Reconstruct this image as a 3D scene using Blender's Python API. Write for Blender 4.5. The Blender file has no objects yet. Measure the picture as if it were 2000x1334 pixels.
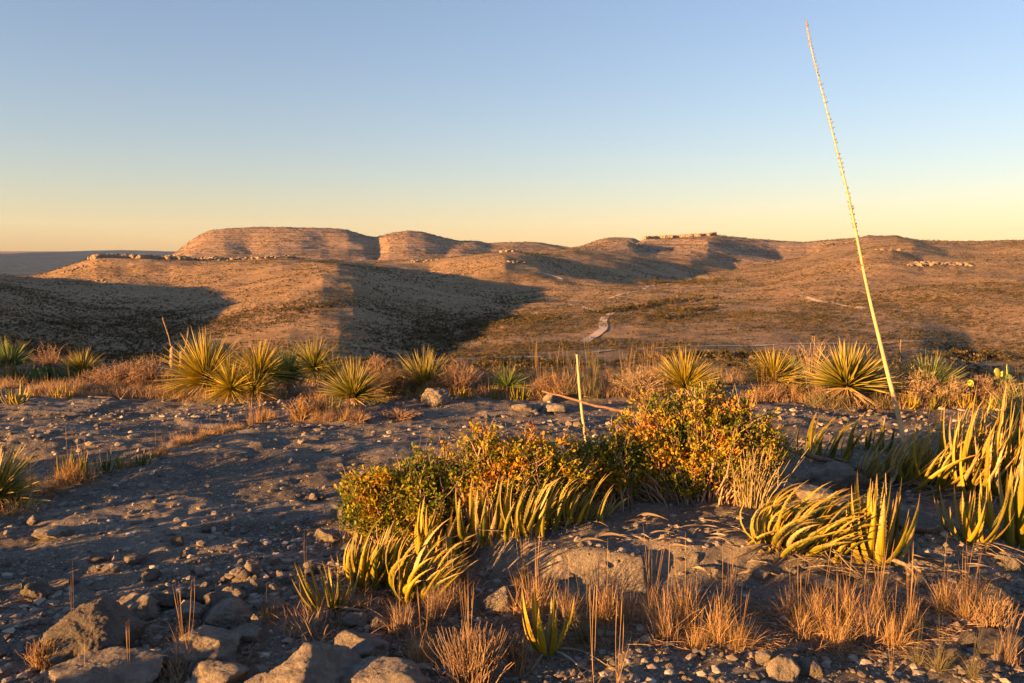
import bpy, math, random, time
import numpy as np
from mathutils import Vector
T0=time.time()
random.seed(7); RS=np.random.RandomState(7)
scene=bpy.context.scene
COL=scene.collection
# ------------------------------------------------------------------ camera, sky, sun, exposure
F=1556.0; PITCH=math.atan2(177,1556); EYE=1.6
SUN_EL=math.radians(5.7); SUN_AZ=math.radians(31.0)      # the sun stands low on the left, a little behind the camera
cam_d=bpy.data.cameras.new('camera'); cam=bpy.data.objects.new('camera',cam_d); COL.objects.link(cam)
cam.location=(0,0,EYE); cam.rotation_euler=(math.pi/2-PITCH,0,0)
cam_d.sensor_width=36; cam_d.lens=F*36/2000; cam_d.clip_start=0.05; cam_d.clip_end=40000
scene.camera=cam
w=bpy.data.worlds.new('World'); scene.world=w; w.use_nodes=True
wn=w.node_tree.nodes; wl=w.node_tree.links; wn.clear()
sky=wn.new('ShaderNodeTexSky'); sky.sky_type='NISHITA'; sky.sun_disc=False
sunv=Vector((-math.cos(SUN_AZ)*math.cos(SUN_EL),-math.sin(SUN_AZ)*math.cos(SUN_EL),math.sin(SUN_EL)))
sky.sun_elevation=SUN_EL; sky.sun_rotation=math.atan2(sunv.x,sunv.y)
sky.air_density=1.3; sky.dust_density=0.3; sky.ozone_density=2.5; sky.altitude=1200
bg=wn.new('ShaderNodeBackground'); bg.inputs['Strength'].default_value=0.07
out=wn.new('ShaderNodeOutputWorld'); wb=wn.new('ShaderNodeMix'); wb.data_type='RGBA'; wb.blend_type='MULTIPLY'; wb.inputs[0].default_value=1; wb.inputs[7].default_value=(1.033,.92,1.047,1); wg=wn.new('ShaderNodeGamma'); wg.inputs[1].default_value=.85; wl.new(sky.outputs[0],wg.inputs[0]); wl.new(wg.outputs[0],wb.inputs[6]); wl.new(wb.outputs[2],bg.inputs[0]); wl.new(bg.outputs[0],out.inputs[0])
sl=bpy.data.lights.new('sun','SUN'); sl.energy=5.0; sl.angle=math.radians(0.55); sl.color=(1.0,0.49,0.145)
sun=bpy.data.objects.new('sun',sl); COL.objects.link(sun); sun.rotation_euler=sunv.to_track_quat('Z','Y').to_euler(); sun.location=(-20,-10,12)
scene.view_settings.view_transform='Standard'; scene.view_settings.look='None'; scene.view_settings.gamma=1
scene.view_settings.exposure=2.27
scene.view_settings.use_curve_mapping=False
scene.render.engine='CYCLES'
scene.cycles.max_bounces=5; scene.cycles.diffuse_bounces=3; scene.cycles.volume_bounces=1; scene.cycles.transparent_max_bounces=8
scene.cycles.volume_step_rate=4; scene.cycles.volume_max_steps=64
# ------------------------------------------------------------------ terrain heights (the lie of the land, metres)
CP,SP=math.cos(PITCH),math.sin(PITCH)
def slope_of(py):            # dz/dy of the ray through image row py
    cy=(667-np.asarray(py,float))/F
    return (-SP+CP*cy)/(CP+SP*cy)
# far relief: at distance D the ground seen in column px stands at image height py
PAN=[  # unseen land at negative px is raised to shade the valley and far plain
 (16,[(-6000,760),(-1500,790),(0,800),(600,800),(1000,800),(2000,800),(4000,780)]),
 (60,[(-6000,600),(-3000,640),(-1500,720),(-600,820),(0,870),(1000,880),(2000,870),(4000,700)]),
 (150,[(-6000,530),(-4200,545),(-3000,560),(-1800,610),(-1000,680),(-400,705),(0,712),(600,712),(1000,712),(1500,712),(1800,722),(2000,740),(2600,712),(6000,600)]),
 (250,[(-6000,510),(-3000,520),(-2000,545),(-1200,575),(-600,596),(-200,624),(0,650),(180,682),(300,688),(400,680),(560,661),(660,660),(750,676),(825,696),(900,680),(1000,670),(1200,664),(1600,662),(1800,672),(1900,690),(2000,684),(2600,640),(6000,560)]),
 (350,[(-6000,500),(-3000,500),(-1500,500),(-800,510),(-300,538),(0,582),(150,622),(300,636),(420,622),(520,606),(620,594),(690,598),(780,622),(880,652),(960,636),(1050,628),(1200,620),(1500,614),(1700,604),(2000,590),(2600,570),(6000,520)]),
 (450,[(-6000,500),(-2000,500),(-1000,492),(-400,504),(0,548),(200,590),(340,596),(450,580),(560,558),(630,548),(690,553),(780,572),(880,592),(980,606),(1080,598),(1200,590),(1350,584),(1500,574),(1700,550),(2000,540),(2600,530),(6000,500)]),
 (600,[(-6000,500),(-1200,505),(-600,508),(-200,526),(0,538),(80,549),(200,556),(330,556),(420,545),(520,530),(600,521),(660,516),(720,526),(800,545),(880,558),(1000,566),(1100,566),(1300,560),(1420,552),(1500,546),(1600,520),(1700,492),(1740,488),(1800,500),(1900,507),(2000,503),(2600,490),(6000,480)]),
 (720,[(-6000,500),(-600,560),(0,552),(60,541),(130,521),(190,505),(330,507),(430,509),(560,504),(620,508),(700,518),(780,530),(840,541),(920,522),(985,505),(1030,514),(1120,532),(1220,552),(1320,556),(1450,548),(1550,532),(1650,512),(1740,500),(1900,515),(2000,505),(2600,490),(6000,480)]),
 (900,[(-6000,520),(0,560),(200,525),(430,520),(640,510),(760,509),(850,507),(960,494),(1010,492),(1060,498),(1150,503),(1230,514),(1290,532),(1360,541),(1450,532),(1520,520),(1600,508),(1700,490),(1780,480),(1850,492),(1930,492),(2000,482),(2600,475),(6000,470)]),
 (1100,[(-6000,520),(0,560),(430,530),(760,520),(1000,500),(1060,491),(1120,488),(1200,496),(1280,506),(1350,510),(1430,526),(1500,516),(1560,506),(1620,486),(1700,472),(1750,468),(1820,479),(1900,482),(2000,474),(2600,472),(6000,470)]),
 (1300,[(-6000,520),(0,560),(430,530),(760,525),(1000,510),(1100,490),(1190,474),(1225,472),(1262,484),(1310,486),(1380,475),(1440,490),(1520,507),(1580,502),(1620,480),(1690,461),(1745,461),(1800,470),(1870,474),(1950,471),(2100,471),(6000,470)]),
 (1500,[(-6000,520),(0,560),(330,520),(760,518),(1000,512),(1120,492),(1200,490),(1248,474),(1256,467),(1330,464),(1395,459),(1440,464),(1500,469),(1570,472),(1640,466),(1700,464),(1800,472),(2100,474),(6000,470)]),
 (1750,[(-6000,520),(200,540),(330,508),(380,492),(440,486),(490,490),(540,482),(590,481),(640,488),(680,488),(715,494),(735,504),(760,488),(795,482),(830,485),(870,493),(900,492),(960,500),(1100,502),(1300,480),(2000,485),(6000,480)]),
 (2050,[(-6000,520),(200,540),(320,505),(340,495),(375,470),(400,455),(420,449),(500,444),(560,443),(620,447),(680,450),(715,460),(735,463),(765,455),(800,451),(830,455),(870,466),(900,472),(930,472),(955,476),(1000,474),(1050,475),(1090,480),(1115,484),(1132,481),(1150,475),(1165,469),(1190,464),(1235,465),(1260,475),(1400,480),(2000,480),(6000,480)]),
 (2500,[(-6000,480),(-1500,470),(-600,500),(0,548),(300,552),(340,520),(600,490),(1000,492),(2000,490),(6000,485)]),
 (4000,[(-6000,450),(-1500,400),(-600,430),(-100,492),(0,519),(400,560),(2000,500),(6000,500)]),
 (6000,[(-6000,450),(-1500,370),(-500,400),(-150,450),(0,505),(400,545),(2000,498),(6000,498)]),
 (8000,[(-6000,450),(-1500,370),(-400,390),(-120,446),(-30,496),(0,498),(60,493),(110,492),(230,493),(300,496),(400,498),(2000,495),(6000,495)]),
 (9500,[(-6000,494),(0,500),(100,492.5),(180,489.5),(240,488.5),(310,490),(340,492),(2000,492),(6000,492)]),
 (14000,[(-6000,491),(6000,491)]),
]
LD=np.array([math.log(d) for d,_ in PAN])
def vnoise(x,y,seed=0):
    xi=np.floor(x).astype(np.int64); yi=np.floor(y).astype(np.int64); fx=x-xi; fy=y-yi
    def hsh(a,b):
        n=(a*374761393+b*668265263+seed*974634777)&0x7fffffff
        n=((n^(n>>13))*1274126177)&0x7fffffff
        return ((n^(n>>16))&0xffff)/65535.0
    sx=fx*fx*(3-2*fx); sy=fy*fy*(3-2*fy)
    a=hsh(xi,yi); b=hsh(xi+1,yi); c=hsh(xi,yi+1); d=hsh(xi+1,yi+1)
    return (a+(b-a)*sx)*(1-sy)+(c+(d-c)*sx)*sy-0.5
def fbm(x,y,o=4,seed=0):
    s=0;a=1.0
    for k in range(o):
        s=s+a*vnoise(x+17.3*k,y-9.1*k,seed+k); x=x*2.03; y=y*2.03; a*=0.5
    return s
def near_h(x,y):
    z=0.07*fbm(x*.25,y*.25,4,5)+0.024*fbm(x*.9,y*1.1,4,9)+0.026*np.abs(fbm(x*2.3,y*3.1,5,12))+.016*fbm(x*8,y*10,3,15)
    q=(y-9.5)/.5; z=z-0.21*.5*np.log1p(np.exp(np.clip(q,-30,30)))
    # bedrock hump in front, steep on its left flank
    wx=x+.10*fbm(x*1.7,y*1.7,3,41); wy=y+.10*fbm(x*1.9+7,y*1.9,3,43)
    dx=np.where(wx<.75,(wx-.75)/.92,(wx-.75)/1.9); dy=np.where(wy<4.25,(wy-4.25)/.62,(wy-4.25)/.95)
    r=(np.abs(dx)**2.6+np.abs(dy)**2.6)**(1/2.6)
    z=z+.17*smooth((1.10-r)/np.where(wx<.6,.20,.42))+.03*fbm(x*5,y*5,4,44)*smooth((1.2-r)/.3)
    z=z+.02*smooth((fbm(x*1.3+5,y*2.1,3,71)-.05)/.10)*smooth((9.5-y)/1.0)
    # low swell on the left that the evening light rakes
    z=z+.10*np.exp(-(((x+3.6)/2.2)**2+((y-6.3)/.8)**2))
    return z
def smooth(t): t=np.clip(t,0,1); return t*t*(3-2*t)
def far_h(x,y):
    y=np.maximum(y,1.0); u=x/y; px=u*F+1000
    # u depends slightly on py through pitch; correct with typical factor
    px=1000+u*F*1.0035
    lz=np.log(y)
    zs=[]
    for D,pts in PAN:
        p=np.array(pts,float); s=slope_of(np.interp(px,p[:,0],p[:,1])); zs.append(EYE+D*s)
    zs=np.array(zs)
    j=np.clip(np.searchsorted(LD,lz)-1,0,len(LD)-2)
    def G(k): return np.take_along_axis(zs,np.clip(k,0,len(LD)-1)[None],0)[0]
    D=np.exp(LD)
    d0,d1=D[j],D[j+1]; t=np.clip((y-d0)/(d1-d0),0,1)
    z0,z1=G(j),G(j+1)
    dm=np.where(j>0,D[np.maximum(j-1,0)],d0-(d1-d0)); dp=np.where(j<len(D)-2,D[np.minimum(j+2,len(D)-1)],d1+(d1-d0))
    zm,zp=G(j-1),G(j+2)
    # monotone (Fritsch-Carlson style) tangents
    s0=(z0-zm)/(d0-dm+1e-9); s1=(z1-z0)/(d1-d0); s2=(zp-z1)/(dp-d1+1e-9)
    def hm(a,b): return np.where(a*b>0,2*a*b/(a+b+1e-12*np.sign(a+b+1e-30)),0)
    m0=hm(s0,s1)*(d1-d0); m1=hm(s1,s2)*(d1-d0)
    h=(2*t**3-3*t**2+1)*z0+(t**3-2*t**2+t)*m0+(-2*t**3+3*t**2)*z1+(t**3-t**2)*m1
    return h
def H(x,y):
    x=np.asarray(x,float); y=np.asarray(y,float)
    h=far_h(x,y)
    amp=np.clip((y-40)/400,0,1)
    n=amp*(2.2*fbm(x/55.,y/55.,3,21)+1.3*fbm(x/18.,y/18.,4,33)+6*smooth((y-1300)/500)*fbm(x/150.+.3*fbm(x/90.,y/90.,2,3),y/260.,3,35))*np.clip(1.0-(y-3000)/3000,0.0,1)
    h=h+n
    w=smooth((y-13.0)/5.0)
    return near_h(x,y)*(1-w)+h*w

def gp(px,py):
    """where the sight line through a spot of the photograph meets the land"""
    s=float(slope_of(py)); cy=(667-py)/F; u=((px-1000)/F)/(CP+SP*cy)
    lo,hi=1.2,14000.
    for _ in range(3):
        ys=np.geomspace(lo,hi,700 if _==0 else 40); d=EYE+s*ys-H(u*ys,ys); k=np.argmax(d<0) if (d<0).any() else len(ys)-1
        k=max(k,1); lo,hi=ys[k-1],ys[k]
    y=(lo+hi)/2
    return Vector((u*y,y,EYE+s*y))
def pt(px,py,y):
    cy=(667-py)/F; u=((px-1000)/F)/(CP+SP*cy)
    return Vector((u*y,y,EYE+float(slope_of(py))*y))
def h1(x,y): return float(H(np.array([x]),np.array([y]))[0])
def mpp(P): return (P[1]*CP-(P[2]-EYE)*SP)/F
# ------------------------------------------------------------------ helpers
def mesh_np(name,V,Q=None,Tn=None,attrs=None,smooth=True):
    me=bpy.data.meshes.new(name); V=np.asarray(V,np.float32)
    Q=np.zeros((0,4),np.int32) if Q is None else np.asarray(Q,np.int32); Tn=np.zeros((0,3),np.int32) if Tn is None else np.asarray(Tn,np.int32)
    me.vertices.add(len(V)); me.vertices.foreach_set('co',V.ravel())
    me.loops.add(Q.size+Tn.size); me.loops.foreach_set('vertex_index',np.concatenate([Q.ravel(),Tn.ravel()]))
    n=len(Q)+len(Tn); me.polygons.add(n)
    st=np.concatenate([np.arange(len(Q))*4,Q.size+np.arange(len(Tn))*3]).astype(np.int32)
    me.polygons.foreach_set('loop_start',st)
    try: me.polygons.foreach_set('loop_total',np.concatenate([np.full(len(Q),4),np.full(len(Tn),3)]).astype(np.int32))
    except Exception: pass
    me.polygons.foreach_set('use_smooth',np.full(n,smooth,bool))
    for k,a in (attrs or {}).items():
        at=me.attributes.new(k,'FLOAT','POINT'); at.data.foreach_set('value',np.asarray(a,np.float32))
    me.update(calc_edges=True); return me
def obj(name,me,mat=None,parent=None,loc=None,rot=None,scl=None):
    o=bpy.data.objects.new(name,me); COL.objects.link(o)
    if mat is not None and len(me.materials)==0: me.materials.append(mat)
    if parent is not None: o.parent=parent
    if loc is not None: o.location=loc
    if rot is not None: o.rotation_euler=rot
    if scl is not None: o.scale=(scl,)*3 if not hasattr(scl,'__len__') else scl
    return o
def tag(o,label=None,cat=None,group=None,kind=None):
    if label: o['label']=label
    if cat: o['category']=cat
    if group: o['group']=group
    if kind: o['kind']=kind
    return o
def empty(name,loc,label,cat,group=None,rz=0):
    o=bpy.data.objects.new(name,None); COL.objects.link(o); o.location=loc; o.rotation_euler=(0,0,rz); o.empty_display_size=.1
    return tag(o,label,cat,group)
class MB:
    """gathers pieces of one mesh"""
    def __init__(s): s.V=[];s.Q=[];s.T=[];s.t=[];s.n=0
    def add(s,V,Q=None,T=None,t=None):
        V=np.asarray(V,float); s.V.append(V)
        if Q is not None and len(Q): s.Q.append(np.asarray(Q)+s.n)
        if T is not None and len(T): s.T.append(np.asarray(T)+s.n)
        s.t.append(np.zeros(len(V)) if t is None else np.asarray(t)); s.n+=len(V)
    def mesh(s,name,smooth=True):
        return mesh_np(name,np.concatenate(s.V),np.concatenate(s.Q) if s.Q else None,np.concatenate(s.T) if s.T else None,{'t':np.concatenate(s.t)},smooth)
def nrm(a): return a/(np.linalg.norm(a,axis=-1,keepdims=True)+1e-9)
def tube(mb,pts,rad,sides=6,cap=True,t0=0,t1=1):
    P=np.asarray([tuple(p) for p in pts],float); n=len(P); rad=np.broadcast_to(np.asarray(rad,float),(n,))
    d=np.gradient(P,axis=0); d=nrm(d); ref=np.array([0.13,0.97,0.2]) if abs(d[0][1])<.8 else np.array([1,0,0.1])
    a=nrm(np.cross(d,ref)); b=np.cross(d,a)
    th=np.arange(sides)*2*math.pi/sides
    V=(P[:,None]+rad[:,None,None]*(np.cos(th)[None,:,None]*a[:,None]+np.sin(th)[None,:,None]*b[:,None])).reshape(-1,3)
    i=np.arange(n-1)[:,None]*sides; k=np.arange(sides)[None]; k2=(k+1)%sides
    Q=np.stack([i+k,i+k2,i+sides+k2,i+sides+k],-1).reshape(-1,4)
    T=[]
    if cap and sides>3: 
        V=np.vstack([V,P[-1:]]); m=len(V)-1; T=[[ (n-1)*sides+q,(n-1)*sides+(q+1)%sides,m] for q in range(sides)]
    t=np.repeat(np.linspace(t0,t1,n),sides)
    if len(V)>len(t): t=np.append(t,t1)
    mb.add(V,Q,T,t)
def ribbons(mb,P0,D0,L,W,bend,seg=4,rs=RS,wob=0.0,base_w=.8):
    """thin tapering blades; bend is the pull (vector) that turns each blade along its length"""
    n=len(P0); P=np.array(P0,float); D=nrm(np.array(D0,float)); L=np.broadcast_to(L,(n,)).astype(float); W=np.broadcast_to(W,(n,)).astype(float)
    bend=np.broadcast_to(bend,(n,3))
    S=nrm(np.cross(D,nrm(rs.randn(n,3))))
    rows=[]; ds=L/seg
    prof=[base_w,1,.85,.55,0.0] if seg==4 else list(np.interp(np.linspace(0,1,seg+1),[0,.2,.5,.8,1],[base_w,1,.85,.5,0]))
    for k in range(seg+1):
        wv=(W*prof[k])[:,None]*.5
        if k<seg: rows.append(P-S*wv); rows.append(P+S*wv)
        else: rows.append(P.copy())
        if k<seg:
            P=P+D*ds[:,None]; D=nrm(D+bend*(1.0/seg)+wob*rs.randn(n,3)/seg)
    R=2*seg+1; V=np.stack(rows,1).reshape(-1,3)
    b=np.arange(n)[:,None]*R
    Q=[];
    for k in range(seg-1): Q.append(b+np.array([[2*k,2*k+1,2*k+3,2*k+2]]))
    Q=np.concatenate(Q) if Q else None
    T=b+np.array([[2*seg-2,2*seg-1,2*seg]])
    tt=np.array([k/seg for k in range(seg) for _ in (0,1)]+[1.0])
    mb.add(V,Q,T,np.tile(tt,n))
def ico(sub):
    import bmesh
    bm=bmesh.new(); bmesh.ops.create_icosphere(bm,subdivisions=sub,radius=1)
    V=np.array([v.co[:] for v in bm.verts]); T=np.array([[v.index for v in f.verts] for f in bm.faces]); bm.free(); return V,T
ICO={k:ico(k) for k in (1,2,3,4,5,6,7)}
def n3(V,f,seed):
    return vnoise(V[:,0]*f+3.1*seed,V[:,1]*f+V[:,2]*f*.7,seed)+vnoise(V[:,2]*f+1.7*seed,V[:,0]*f*.8-V[:,1]*f*.6,seed+5)
def rock_arrays(seed,sub=3,size=(1,1,1),planes=11,rough=.05,sharp=34,strat=0):
    rs=np.random.RandomState(seed); V,T=ICO[sub]
    N=nrm(rs.randn(planes,3)); d=.55+.45*rs.rand(planes)
    c=np.clip(V@N.T,1e-3,None); r=d[None]/c; r=np.minimum(r,1.25)
    r=-np.log(np.exp(-sharp*r).sum(1)+math.exp(-sharp*1.12))/sharp
    r=np.clip(r,.25,1.4)
    a=rough; 
    r=r*(1+a*1.3*n3(V,1.9,seed)+a*1.0*n3(V,4.1,seed+1)-a*1.1*np.abs(n3(V,6.3,seed+4))-a*.7*np.abs(n3(V,13,seed+2))+a*.35*n3(V,27,seed+3)-(a*.35*np.abs(n3(V,44,seed+6)) if sub>4 else 0))
    P=V*r[:,None]
    if strat: P=P+V*np.array([1,1,0])*(strat*np.round(n3(P*np.array([.2,.2,1]),6,seed)*2)/2)[:,None]
    return P*np.array(size),T
# ------------------------------------------------------------------ materials
def mat(name,build,disp=False):
    m=bpy.data.materials.new(name); m.use_nodes=True; nt=m.node_tree; nt.nodes.clear()
    o=nt.nodes.new('ShaderNodeOutputMaterial'); p=nt.nodes.new('ShaderNodeBsdfPrincipled'); nt.links.new(p.outputs[0],o.inputs[0])
    p.inputs['Roughness'].default_value=.85; p.inputs['Specular IOR Level'].default_value=.25
    class B: pass
    b=B(); b.nt=nt; b.p=p; b.out=o
    def node(t,**kw):
        x=nt.nodes.new(t)
        for k,v in kw.items(): setattr(x,k,v)
        return x
    b.node=node; b.link=nt.links.new
    def noise(scale,detail=5,rough=.6,vec=None,dist=0):
        x=node('ShaderNodeTexNoise'); x.inputs['Scale'].default_value=scale; x.inputs['Detail'].default_value=detail; x.inputs['Roughness'].default_value=rough; x.inputs['Distortion'].default_value=dist
        if vec is not None: b.link(vec,x.inputs['Vector'])
        return x.outputs['Fac']
    def ramp(src,stops,interp='LINEAR'):
        x=node('ShaderNodeValToRGB'); b.link(src,x.inputs[0]); e=x.color_ramp.elements; x.color_ramp.interpolation=interp
        while len(e)<len(stops): e.new(.5)
        for q,(pos,c) in zip(e,stops):
            q.position=pos; q.color=(c,c,c,1) if not hasattr(c,'__len__') else (*c,1)
        return x.outputs[0]
    def mix(f,a,c,mode='MIX'):
        x=node('ShaderNodeMix'); x.data_type='RGBA'; x.blend_type=mode
        if hasattr(f,'default_value') or hasattr(f,'is_linked'): b.link(f,x.inputs[0])
        else: x.inputs[0].default_value=f
        for s,i in ((a,6),(c,7)):
            if isinstance(s,tuple): x.inputs[i].default_value=(*s,1)
            else: b.link(s,x.inputs[i])
        return x.outputs[2]
    def bump(h,strength=.5,dist=.02,nrm_=None):
        x=node('ShaderNodeBump'); x.inputs['Strength'].default_value=strength; x.inputs['Distance'].default_value=dist; b.link(h,x.inputs['Height'])
        if nrm_ is not None: b.link(nrm_,x.inputs['Normal'])
        return x.outputs[0]
    def math_(op,a,c=None):
        x=node('ShaderNodeMath',operation=op)
        for s,i in ((a,0),(c,1)):
            if s is None: continue
            if isinstance(s,(int,float)): x.inputs[i].default_value=s
            else: b.link(s,x.inputs[i])
        return x.outputs[0]
    b.noise,b.ramp,b.mix,b.bump,b.math=noise,ramp,mix,bump,math_
    b.pos=lambda: node('ShaderNodeNewGeometry').outputs['Position']
    b.island=lambda: node('ShaderNodeNewGeometry').outputs['Random Per Island']
    b.objrand=lambda: node('ShaderNodeObjectInfo').outputs['Random']
    def attr(n):
        x=node('ShaderNodeAttribute'); x.attribute_name=n; return x.outputs['Fac']
    b.attr=attr
    def objco():
        return node('ShaderNodeTexCoord').outputs['Object']
    b.objco=objco
    def color(c): b.link(c,p.inputs['Base Color'])
    b.color=color
    def normal(c): b.link(c,p.inputs['Normal'])
    b.normal=normal
    def translucent(c,f):
        t=node('ShaderNodeBsdfTranslucent'); b.link(c,t.inputs[0]); m_=node('ShaderNodeMixShader'); m_.inputs[0].default_value=f
        b.link(p.outputs[0],m_.inputs[1]); b.link(t.outputs[0],m_.inputs[2]); b.link(m_.outputs[0],o.inputs[0])
    b.translucent=translucent
    build(b); return m
def chips(b,P,c,scale,thr,col,jag=.35):
    """pale flat chips of stone lying in the soil"""
    v=b.node('ShaderNodeTexVoronoi'); v.feature='F1'; v.inputs['Scale'].default_value=scale; v.inputs['Randomness'].default_value=1
    n=b.node('ShaderNodeTexNoise'); n.inputs['Scale'].default_value=scale*1.6; n.inputs['Detail'].default_value=3; b.link(P,n.inputs['Vector'])
    m=b.node('ShaderNodeMix'); m.data_type='RGBA'; m.blend_type='ADD'; m.inputs[0].default_value=jag/scale; b.link(P,m.inputs[6]); b.link(n.outputs['Color'],m.inputs[7]); b.link(m.outputs[2],v.inputs['Vector'])
    sel=b.node('ShaderNodeSeparateColor'); b.link(v.outputs['Color'],sel.inputs[0])
    inside=b.math('LESS_THAN',v.outputs['Distance'],.34); pick=b.math('GREATER_THAN',sel.outputs[0],thr); f=b.math('MULTIPLY',inside,pick)
    tone=b.mix(sel.outputs[1],col,tuple(.55*q for q in col)); return b.mix(f,c,tone),f
def ground_b(b):
    P=b.pos()
    c=b.ramp(b.noise(.9,8,.62,P,.6),[(.30,(.066,.052,.038)),(.45,(.115,.092,.066)),(.6,(.165,.132,.094)),(.75,(.26,.21,.15))])
    c=b.mix(b.ramp(b.noise(14,6,.7,P),[(.35,0.0),(.75,.55)]),c,(.27,.225,.175))
    c=b.mix(b.ramp(b.noise(.38,6,.6,P,1.2),[(.52,0.0),(.62,.7)]),c,(.036,.031,.028))
    rk=b.attr('rock'); rc=b.ramp(b.noise(3.2,8,.7,P,.5),[(.3,(.14,.12,.098)),(.5,(.23,.195,.155)),(.7,(.34,.29,.23))])
    c=b.mix(rk,c,rc)
    dk=b.ramp(b.noise(38,5,.7,P),[(.36,.7),(.47,0.0)]); c=b.mix(dk,c,(.035,.029,.025))
    c,f1=chips(b,P,c,26,.80,(.40,.33,.26)); c,f2=chips(b,P,c,60,.72,(.42,.35,.28)); c,f3=chips(b,P,c,130,.66,(.46,.39,.31))
    b.color(c)
    h=b.math('ADD',b.math('MULTIPLY',f1,.5),b.math('MULTIPLY',f2,.25))
    n=b.bump(b.noise(9,9,.75,P),.7,.06); n=b.bump(b.noise(55,6,.75,P),.9,.016,n); n=b.bump(h,.6,.012,n)
    cr=b.node('ShaderNodeTexVoronoi'); cr.feature='DISTANCE_TO_EDGE'; cr.inputs['Scale'].default_value=2.6; mm=b.node('ShaderNodeMix'); mm.data_type='RGBA'; mm.blend_type='ADD'; mm.inputs[0].default_value=.35; b.link(P,mm.inputs[6]); nn=b.node('ShaderNodeTexNoise'); nn.inputs['Scale'].default_value=3; nn.inputs['Detail'].default_value=6; b.link(P,nn.inputs['Vector']); b.link(nn.outputs['Color'],mm.inputs[7]); b.link(mm.outputs[2],cr.inputs['Vector'])
    n=b.bump(b.ramp(cr.outputs['Distance'],[(0,0.0),(.02,1.0)]),.5,.02,n)
    b.normal(n)
M_ground=mat('ground_soil',ground_b)
def valley_b(b):
    P=b.pos()
    c=b.ramp(b.noise(.018,7,.6,P,.4),[(.3,(.38,.235,.12)),(.5,(.50,.325,.175)),(.7,(.60,.42,.25))])
    gr=b.ramp(b.noise(.35,8,.8,P),[(.40,0.0),(.56,.85)]); c=b.mix(gr,c,(.23,.145,.06)); c=b.mix(b.ramp(b.noise(.045,6,.7,P,.8),[(.45,0.0),(.62,.55)]),c,(.20,.13,.065)); c=b.mix(b.ramp(b.noise(2.2,5,.75,P),[(.56,0.0),(.63,.7)]),c,(.10,.075,.035))
    sh=b.ramp(b.noise(.9,6,.7,P),[(.53,0.0),(.60,.85)]); c=b.mix(sh,c,(.08,.06,.026))
    b.color(c); n=b.bump(b.noise(.5,9,.78,P),1.0,1.6); b.normal(n)
M_valley=mat('valley_scrub_soil',valley_b)
def hills_b(b):
    P=b.pos(); mp=b.node('ShaderNodeMapping'); b.link(P,mp.inputs[0]); mp.inputs['Scale'].default_value=(.0016,.0016,.16)
    c=b.ramp(b.noise(.01,7,.65,P,.3),[(.3,(.27,.175,.11)),(.7,(.40,.27,.175))])
    st=b.ramp(b.noise(1.0,3,.5,mp.outputs[0],.3),[(.46,0.0),(.52,.42),(.56,0.0)]); st=b.math('MULTIPLY',st,b.ramp(b.noise(.012,5,.7,P),[(.42,0.0),(.58,1.0)])); c=b.mix(st,c,(.50,.40,.29))
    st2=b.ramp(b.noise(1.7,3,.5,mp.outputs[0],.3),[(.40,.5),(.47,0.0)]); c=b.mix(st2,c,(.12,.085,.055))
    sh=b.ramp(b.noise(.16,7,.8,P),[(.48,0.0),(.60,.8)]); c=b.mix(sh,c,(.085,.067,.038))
    b.color(c); n=b.bump(b.noise(.12,8,.75,P),.9,4.0); b.normal(n)
M_hills=mat('hill_slopes',hills_b)
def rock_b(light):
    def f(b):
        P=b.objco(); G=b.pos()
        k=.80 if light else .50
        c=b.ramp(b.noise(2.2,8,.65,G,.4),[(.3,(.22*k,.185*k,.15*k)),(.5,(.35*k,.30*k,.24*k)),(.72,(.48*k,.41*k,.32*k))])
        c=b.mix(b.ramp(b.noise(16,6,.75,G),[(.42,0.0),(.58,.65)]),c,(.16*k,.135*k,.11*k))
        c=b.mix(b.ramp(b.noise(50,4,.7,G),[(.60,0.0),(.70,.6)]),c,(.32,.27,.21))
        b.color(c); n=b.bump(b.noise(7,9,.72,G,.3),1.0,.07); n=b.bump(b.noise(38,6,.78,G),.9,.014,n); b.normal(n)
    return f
M_rock=mat('limestone',rock_b(True)); M_rock2=mat('dark_limestone',rock_b(False))
def pebble_b(b):
    c=b.ramp(b.island(),[(0,(.09,.075,.06)),(.45,(.16,.135,.11)),(.8,(.24,.20,.16)),(1,(.36,.31,.25))])
    b.color(c); b.normal(b.bump(b.noise(60,4,.6,b.pos()),.4,.004))
M_peb=mat('pebbles',pebble_b)
def cliff_b(b):
    P=b.pos(); c=b.ramp(b.noise(.35,7,.7,P),[(.35,(.14,.105,.07)),(.55,(.27,.205,.135)),(.8,(.36,.28,.19))]); b.color(c); b.normal(b.bump(b.noise(.9,7,.7,P),.9,.5))
M_cliff=mat('cliff_rock',cliff_b)
def road_b(b):
    P=b.pos(); b.color(b.ramp(b.noise(.25,6,.6,P),[(.3,(.46,.34,.23)),(.7,(.58,.44,.31))])); b.normal(b.bump(b.noise(2,5,.6,P),.4,.08))
M_road=mat('pale_dirt',road_b)
def leafy(stops,tip=None,transl=.25,rough=.6,by='island',edge=None,noisep=None):
    def f(b):
        src=b.island() if by=='island' else b.objrand()
        if noisep:
            src=b.math('ADD',b.math('MULTIPLY',src,1-noisep[1]),b.math('MULTIPLY',b.ramp(b.noise(noisep[0],3,.5,b.pos()),[(.3,0.0),(.7,1.0)]),noisep[1]))
        c=b.ramp(src,stops)
        if tip: c=b.mix(b.ramp(b.attr('t'),[(tip[1],0.0),(min(1,tip[1]+tip[2]),1.0)]),c,tip[0])
        if edge: c=b.mix(b.ramp(b.attr('e'),[(.80,0.0),(.97,.85)]),c,edge)
        b.p.inputs['Roughness'].default_value=rough
        b.color(c); b.translucent(c,transl)
    return f
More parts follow.
